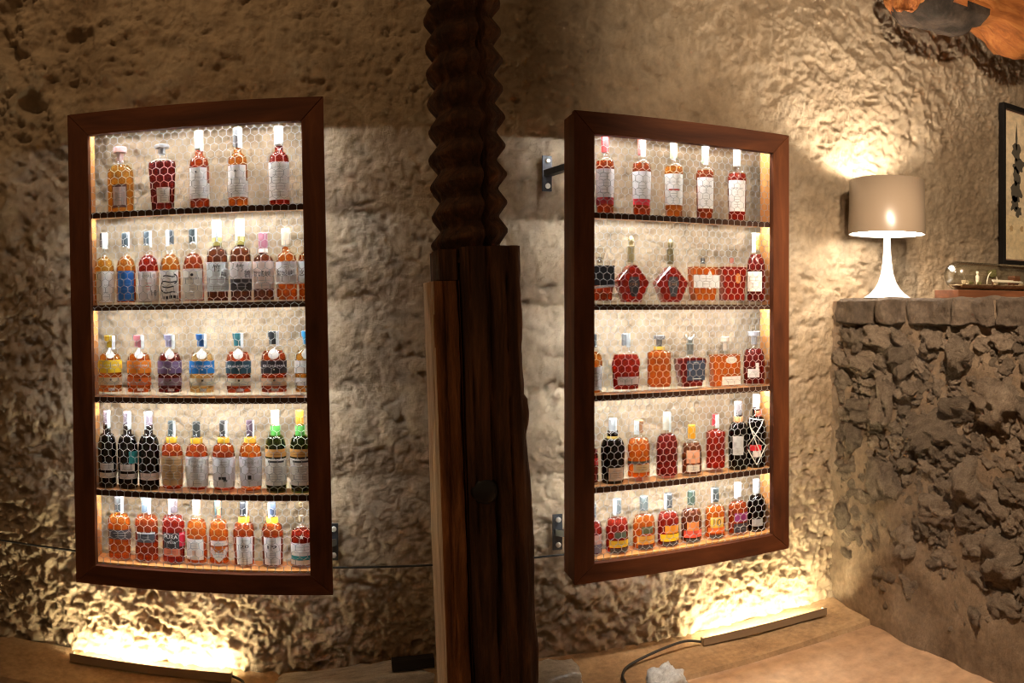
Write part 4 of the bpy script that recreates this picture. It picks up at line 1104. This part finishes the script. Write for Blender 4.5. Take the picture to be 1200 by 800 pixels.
# ------------------------------------------------------------------ bottle garden on a plank
def terrarium():
    pl = boxobj('display_plank', M['plank'], None, -0.43, 0.43, -0.085, 0.085, 0, 0.042, bevel=0.003)
    pl.location = (3.20, 2.66, TOP_Z + 0.002)
    tag(pl, 'dark reddish wooden plank under the lying glass jar', 'plank')
    t = empty('glass_jar', (3.205, 2.66, TOP_Z + 0.0455))
    tag(t, 'lying round glass jar holding gravel, moss and a tiny figure', 'jar')
    rj = 0.074
    prof = [(0, -0.405), (rj * 0.55, -0.402), (rj * 0.85, -0.388), (rj, -0.362), (rj, 0.33), (rj * 0.9, 0.37), (rj * 0.62, 0.385), (rj * 0.60, 0.405), (rj * .57, 0.405), (rj * .58, 0.38), (rj * .87, 0.362), (rj * .965, 0.328), (rj * .965, -0.36), (rj * .82, -0.384), (0, -0.399)]
    v, f = lathe(prof, 32)
    v = [(z, y, rj + x) for x, y, z in v]
    link('jar_glass', pyd('jar_glass', v, f), M['jar'], t, smooth=True)
    # bed of gravel
    verts, faces = [], []
    nx, ny = 60, 9
    for i in range(nx + 1):
        x = -0.36 + 0.68 * i / nx
        for j in range(ny + 1):
            y = -0.052 + 0.104 * j / ny
            zb = rj - math.sqrt(max(0, (rj * 0.94) ** 2 - y * y))
            zt = 0.026 + 0.012 * noise.noise(Vector((x * 30, y * 30, 0))) + 0.007 * noise.noise(Vector((x * 90, y * 90, 3)))
            verts.append((x, y, max(zb + 0.001, zt)))
        for j in range(ny + 1):
            y = -0.052 + 0.104 * j / ny
            verts.append((x, y, rj - math.sqrt(max(0, (rj * 0.94) ** 2 - y * y))))
    w = 2 * (ny + 1)
    for i in range(nx):
        for j in range(ny):
            a = i * w + j
            faces.append((a, a + 1, a + w + 1, a + w))
            b = a + ny + 1
            faces.append((b, b + w, b + w + 1, b + 1))
        faces.append((i * w, (i + 1) * w, (i + 1) * w + ny + 1, i * w + ny + 1))
        faces.append((i * w + ny, i * w + 2 * ny + 1, (i + 1) * w + 2 * ny + 1, (i + 1) * w + ny))
    link('gravel_bed', pyd('gravel_bed', verts, faces), M['gravel'], t)['kind'] = 'stuff'
    r = random.Random(3)
    for k, (x, y, z, s) in enumerate(((-.30, -.01, .040, .016), (-.275, -.025, .036, .012), (-.25, .0, .036, .013), (-.20, -.02, .034, .012), (-.08, -.03, .034, .011), (.0, .02, .036, .014), (.14, -.03, .034, .012), (.24, -.01, .036, .013))):
        me = ROCKS[k].copy(); me.materials.clear(); me.materials.append(M['moss'] if k % 2 else M['gravel'])
        o = bpy.data.objects.new('pebble', me); COL.objects.link(o); o.parent = t
        o.location = (x, y, z); o.scale = (s, s, s * .8)
    # tiny standing figure: body, head, base
    v, f = lathe([(0, 0.026), (0.009, 0.026), (0.008, 0.045), (0.010, 0.06), (0.011, 0.074), (0.006, 0.080), (0.004, 0.083), (0.0075, 0.088), (0.008, 0.101), (0.005, 0.101), (0, 0.102)], 14)
    fg = link('figure', pyd('figure', v, f), M['ivory'], t, smooth=True); fg.location = (-0.195, 0.0, 0.0)
    # arch, small tree and jetty
    link('arch', pyd('arch', *tube([(-.055 + .045 * (1 - math.cos(a * math.pi / 12)) - .05, 0.01, .034 + .068 * math.sin(a * math.pi / 12)) for a in range(13)], 0.0030, 6)), M['ivory'], t, smooth=True)
    tr = empty('tree'); tr.parent = t; tr.location = (-.045, .022, .03)
    link('trunk', pyd('trunk', *tube([(0, 0, 0), (.002, 0, .03), (0, 0, .05)], [.004, .003, .002], 6)), M['plank'], tr)
    me = ROCKS[5].copy(); me.materials.clear(); me.materials.append(M['moss'])
    o = bpy.data.objects.new('foliage', me); COL.objects.link(o); o.parent = tr; o.location = (0, 0, .062); o.scale = (.026, .02, .022)
    for k in range(3):
        boxobj('jetty_plank', M['ivory'], t, -.10 + .01 * k, .16, -.034 + .012 * k, -.026 + .012 * k, .046 + .005 * k, .050 + .005 * k)
    boxobj('hut', M['plank'], t, .10, .15, -.02, .03, .03, .085)
terrarium()

# ------------------------------------------------------------------ framed print
def picture():
    x0, x1, z0, z1 = 3.80, 4.60, 1.86, 2.93
    t = empty('framed_print', ((x0 + x1) / 2, 3.125, z0), (0, 0, 0))
    tag(t, 'tall black-framed print of dark ink figures on yellowed paper', 'picture', None)
    w, h = (x1 - x0) / 2, z1 - z0
    for s in (-1, 1):
        a, b = sorted((s * w, s * (w - 0.022)))
        boxobj('frame_side', M['black'], t, a, b, 0, 0.045, 0, h, bevel=0.003)
    boxobj('frame_end', M['black'], t, -w + 0.0225, w - 0.0225, 0, 0.045, 0, 0.036, bevel=0.003)
    boxobj('frame_end', M['black'], t, -w + 0.0225, w - 0.0225, 0, 0.045, h - 0.036, h, bevel=0.003)
    boxobj('mount', M['mount'], t, -w + 0.0225, w - 0.0225, 0.024, 0.034, 0.037, h - 0.037)
    pp = boxobj('paper', M['poster'], t, -w + 0.042, w - 0.04, 0.020, 0.0235, 0.335, h - 0.045)
    pl = boxobj('paper', M['poster_low'], t, -w + 0.042, w - 0.04, 0.020, 0.0235, 0.045, 0.3345)
    def blob(cx, cz, rx, rz, seed, n=26, spike=0.35):
        pts = []
        for k in range(n):
            a = 2 * math.pi * k / n
            q = 1 + spike * noise.noise(Vector((math.cos(a) * 2.2 + seed, math.sin(a) * 2.2, seed * .7))) * 1.6
            pts.append((cx + rx * q * math.cos(a), 0.0192, cz + rz * q * math.sin(a)))
        return [(cx, 0.0192, cz)] + pts, [(0, 1 + k, 1 + (k + 1) % n) for k in range(n)]
    vv, ff = [], []
    def add(v, f):
        s = len(vv); vv.extend(v); ff.extend(tuple(i + s for i in q) for q in f)
    for col in range(3):
        bx = -w + 0.155 + col * 0.20
        add([(bx - .012, .0192, .86), (bx, .0192, .97), (bx + .012, .0192, .86), (bx + .006, .0192, .78), (bx - .006, .0192, .78)], [(0, 1, 2, 3, 4)])
        for k, (dx, cz, rx, rz) in enumerate(((0, .77, .045, .06), (.02, .68, .06, .05), (0, .60, .035, .06), (.0, .50, .055, .07), (-.02, .42, .045, .05), (.02, .37, .03, .035))):
            add(*blob(bx + dx, cz, rx, rz, col * 10 + k + 1.3))
    link('ink_figures', pyd('ink_figures', vv, ff), M['ink'], pp)['kind'] = 'stuff'
    vv, ff = [], []
    for k in range(5):
        add(*blob(-w + 0.10 + .11 * k, .25 + .012 * math.sin(k * 3), .018, .02, 50 + k))
    link('ink_scroll', pyd('ink_scroll', vv, ff), colour((0.55, 0.36, 0.17), .8), pl)['kind'] = 'stuff'
picture()

# ------------------------------------------------------------------ log beam
def log_beam():
    t = empty('log_beam', (2.63, 2.80, 3.27), (0, 0, 0))
    tag(t, 'knotty orange roof log with charred lower end above the lamp', 'beam')
    verts, faces = [], []
    n, m = 48, 96
    L = 3.6
    for i in range(m + 1):
        x = L * i / m
        for k in range(n):
            a = 2 * math.pi * k / n
            r = 0.215 - 0.05 * max(0, 1 - x / 0.10) ** 2
            r += 0.05 * noise.fractal(Vector((x * 3.0, math.cos(a) * 0.9, math.sin(a) * 0.9)), 1, 2, 3)
            r += 0.020 * noise.fractal(Vector((x * 2.5, math.cos(a) * 6, math.sin(a) * 6)), 1, 2, 3)
            r -= 0.055 * math.exp(-((x - 0.56) / 0.13) ** 2) * max(0, -math.sin(a))
            r += 0.005 * math.exp(-((x - 0.95) / 0.2) ** 2) * max(0, -math.sin(a))
            ex = 0.10 * max(0, math.sin(a)) * max(0, 1 - x / 0.25) * -1 + 0.02 * noise.noise(Vector((math.cos(a) * 3, math.sin(a) * 3, 8))) * max(0, 1 - x / .2)
            verts.append((x + ex, r * math.cos(a), r * math.sin(a) + 0.05 * min(x, 1.2)))
    for i in range(m):
        for k in range(n):
            k2 = (k + 1) % n
            faces.append((i * n + k, i * n + k2, (i + 1) * n + k2, (i + 1) * n + k))
    faces.append(tuple(range(n - 1, -1, -1))); faces.append(tuple(range(m * n, m * n + n)))
    me = pyd('trunk', verts, faces)
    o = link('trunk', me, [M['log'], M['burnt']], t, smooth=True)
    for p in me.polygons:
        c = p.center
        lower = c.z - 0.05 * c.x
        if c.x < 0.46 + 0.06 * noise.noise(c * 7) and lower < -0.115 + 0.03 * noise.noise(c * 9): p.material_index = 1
    me = rock_mesh('knot', 11, 3, 0.2); me.materials.clear(); me.materials.append(M['burnt'])
    k = bpy.data.objects.new('knot', me); COL.objects.link(k); k.parent = t
    k.location = (0.42, -0.185, 0.01); k.scale = (0.055, 0.035, 0.05)
log_beam()

# ------------------------------------------------------------------ brackets that hold the cabinets off the wall
def bracket(label, x, z, s, arm_z):
    """s: +1 when the cabinet stands to the right of the plate"""
    t = empty('wall_bracket', (x, 3.172, z))
    tag(t, label, 'bracket', 'iron brackets behind the cabinets')
    boxobj('plate', M['iron'], t, -0.022, 0.022, -0.006, 0.004, -0.078, 0.078, bevel=0.002)
    for zz in (-0.055, 0.055):
        v, f = lathe([(0, 0), (0.012, 0), (0.012, 0.004), (0.007, 0.009), (0, 0.009)], 12)
        b = link('bolt', pyd('bolt', v, f), M['steel'], t); b.rotation_euler = (math.pi / 2, 0, 0); b.location = (0.003, -0.0065, zz)
    bm = bmesh.new()
    box(bm, -0.016, 0.016, -0.155, -0.0065, -0.014, 0.014)
    for v in bm.verts: v.co.x += s * (-0.0065 - v.co.y) * 0.75; v.co.z += (-0.0065 - v.co.y) * arm_z
    link('arm', bm, M['iron'], t)
bracket('iron bracket with two bright bolts beside the press screw, near the cabinet top', 0.890, 2.175, 1, 0.18)
bracket('iron bracket low behind the cabinet near the lamp', 0.938, 0.60, 1, 0.1)
bracket('iron bracket low beside the askew cabinet', -0.035, 0.60, -1, 0.1)

# ------------------------------------------------------------------ cables
def cable(name, label, pts, r, sub=6):
    P = [Vector(p) for p in pts]; out = []
    for i in range(len(P) - 1):
        p0, p1, p2, p3 = P[max(i - 1, 0)], P[i], P[i + 1], P[min(i + 2, len(P) - 1)]
        for k in range(sub):
            u = k / sub
            out.append(0.5 * ((2 * p1) + (p2 - p0) * u + (2 * p0 - 5 * p1 + 4 * p2 - p3) * u * u + (3 * p1 - p0 - 3 * p2 + p3) * u ** 3))
    out.append(P[-1])
    return tag(link(name, pyd(name, *tube(out, r, 8)), M['rubber'], smooth=True), label, 'cable')
cable('wall_cable', 'thin dark cable strung level along the wall between the cabinets', [(-3.1, 3.15, 0.515), (-1.3, 3.152, 0.50), (-0.4, 3.15, 0.497), (0.4, 3.152, 0.50), (0.98, 3.15, 0.505)], 0.0045)
cable('lamp_cable', 'dark cable looping from floor light bar past the pale rock', [(1.59, 3.065, 0.052), (1.50, 3.055, 0.075), (1.36, 3.04, 0.065), (1.22, 3.02, 0.038), (1.16, 2.95, 0.036), (1.14, 2.87, 0.034), (1.07, 2.78, 0.016), (0.94, 2.68, 0.014), (0.86, 2.5, 0.014)], 0.0060)
cable('lamp_cable', 'dark cable end lying beside floor light bar under the askew cabinet', [(-0.452, 3.10, 0.052), (-0.40, 3.06, 0.045), (-0.42, 2.95, 0.036), (-0.50, 2.84, 0.018), (-0.62, 2.75, 0.014)], 0.0055)

# ------------------------------------------------------------------ loose rocks and metal at the foot of the post
def rock(label, loc, scale, rot, k, square=0.5, rough=0.25):
    me = rock_mesh('pale_rock', k, 4, rough, square); me.materials.clear(); me.materials.append(M['pale_rock'])
    o = bpy.data.objects.new('rock', me); COL.objects.link(o)
    o.location = loc; o.scale = scale; o.rotation_euler = rot
    return tag(o, label, 'rock', 'pale rocks by the press screw')
rock('long pale grey stone slab lying beside the post below the askew cabinet', (0.05, 2.99, 0.075), (0.34, 0.09, 0.070), (0, R(-4), R(6)), 31, 0.8, 0.16)
rock('flat pale grey stone with chipped corner between the post and dark cable', (0.83, 2.95, 0.065), (0.15, 0.09, 0.062), (0, R(-4), R(-8)), 32, 0.85, 0.14)
rock('small smooth pale stone between the dark cable and porous rock', (1.06, 2.62, 0.040), (0.075, 0.08, 0.05), (0, 0, R(10)), 33, 0.7, 0.16)
rock('round porous grey rock near the end of a floor light bar', (1.25, 2.72, 0.060), (0.095, 0.085, 0.085), (0, 0, R(30)), 34, 0.2, 0.40)
o = boxobj('iron_bar', M['black'], None, -0.085, 0.085, -0.02, 0.02, -0.02, 0.02, bevel=0.002)
o.location = (0.285, 2.985, 0.172); o.rotation_euler = (0, R(-3), 0)
tag(o, 'short square black iron bar lying on a pale stone beside the post', 'iron bar')
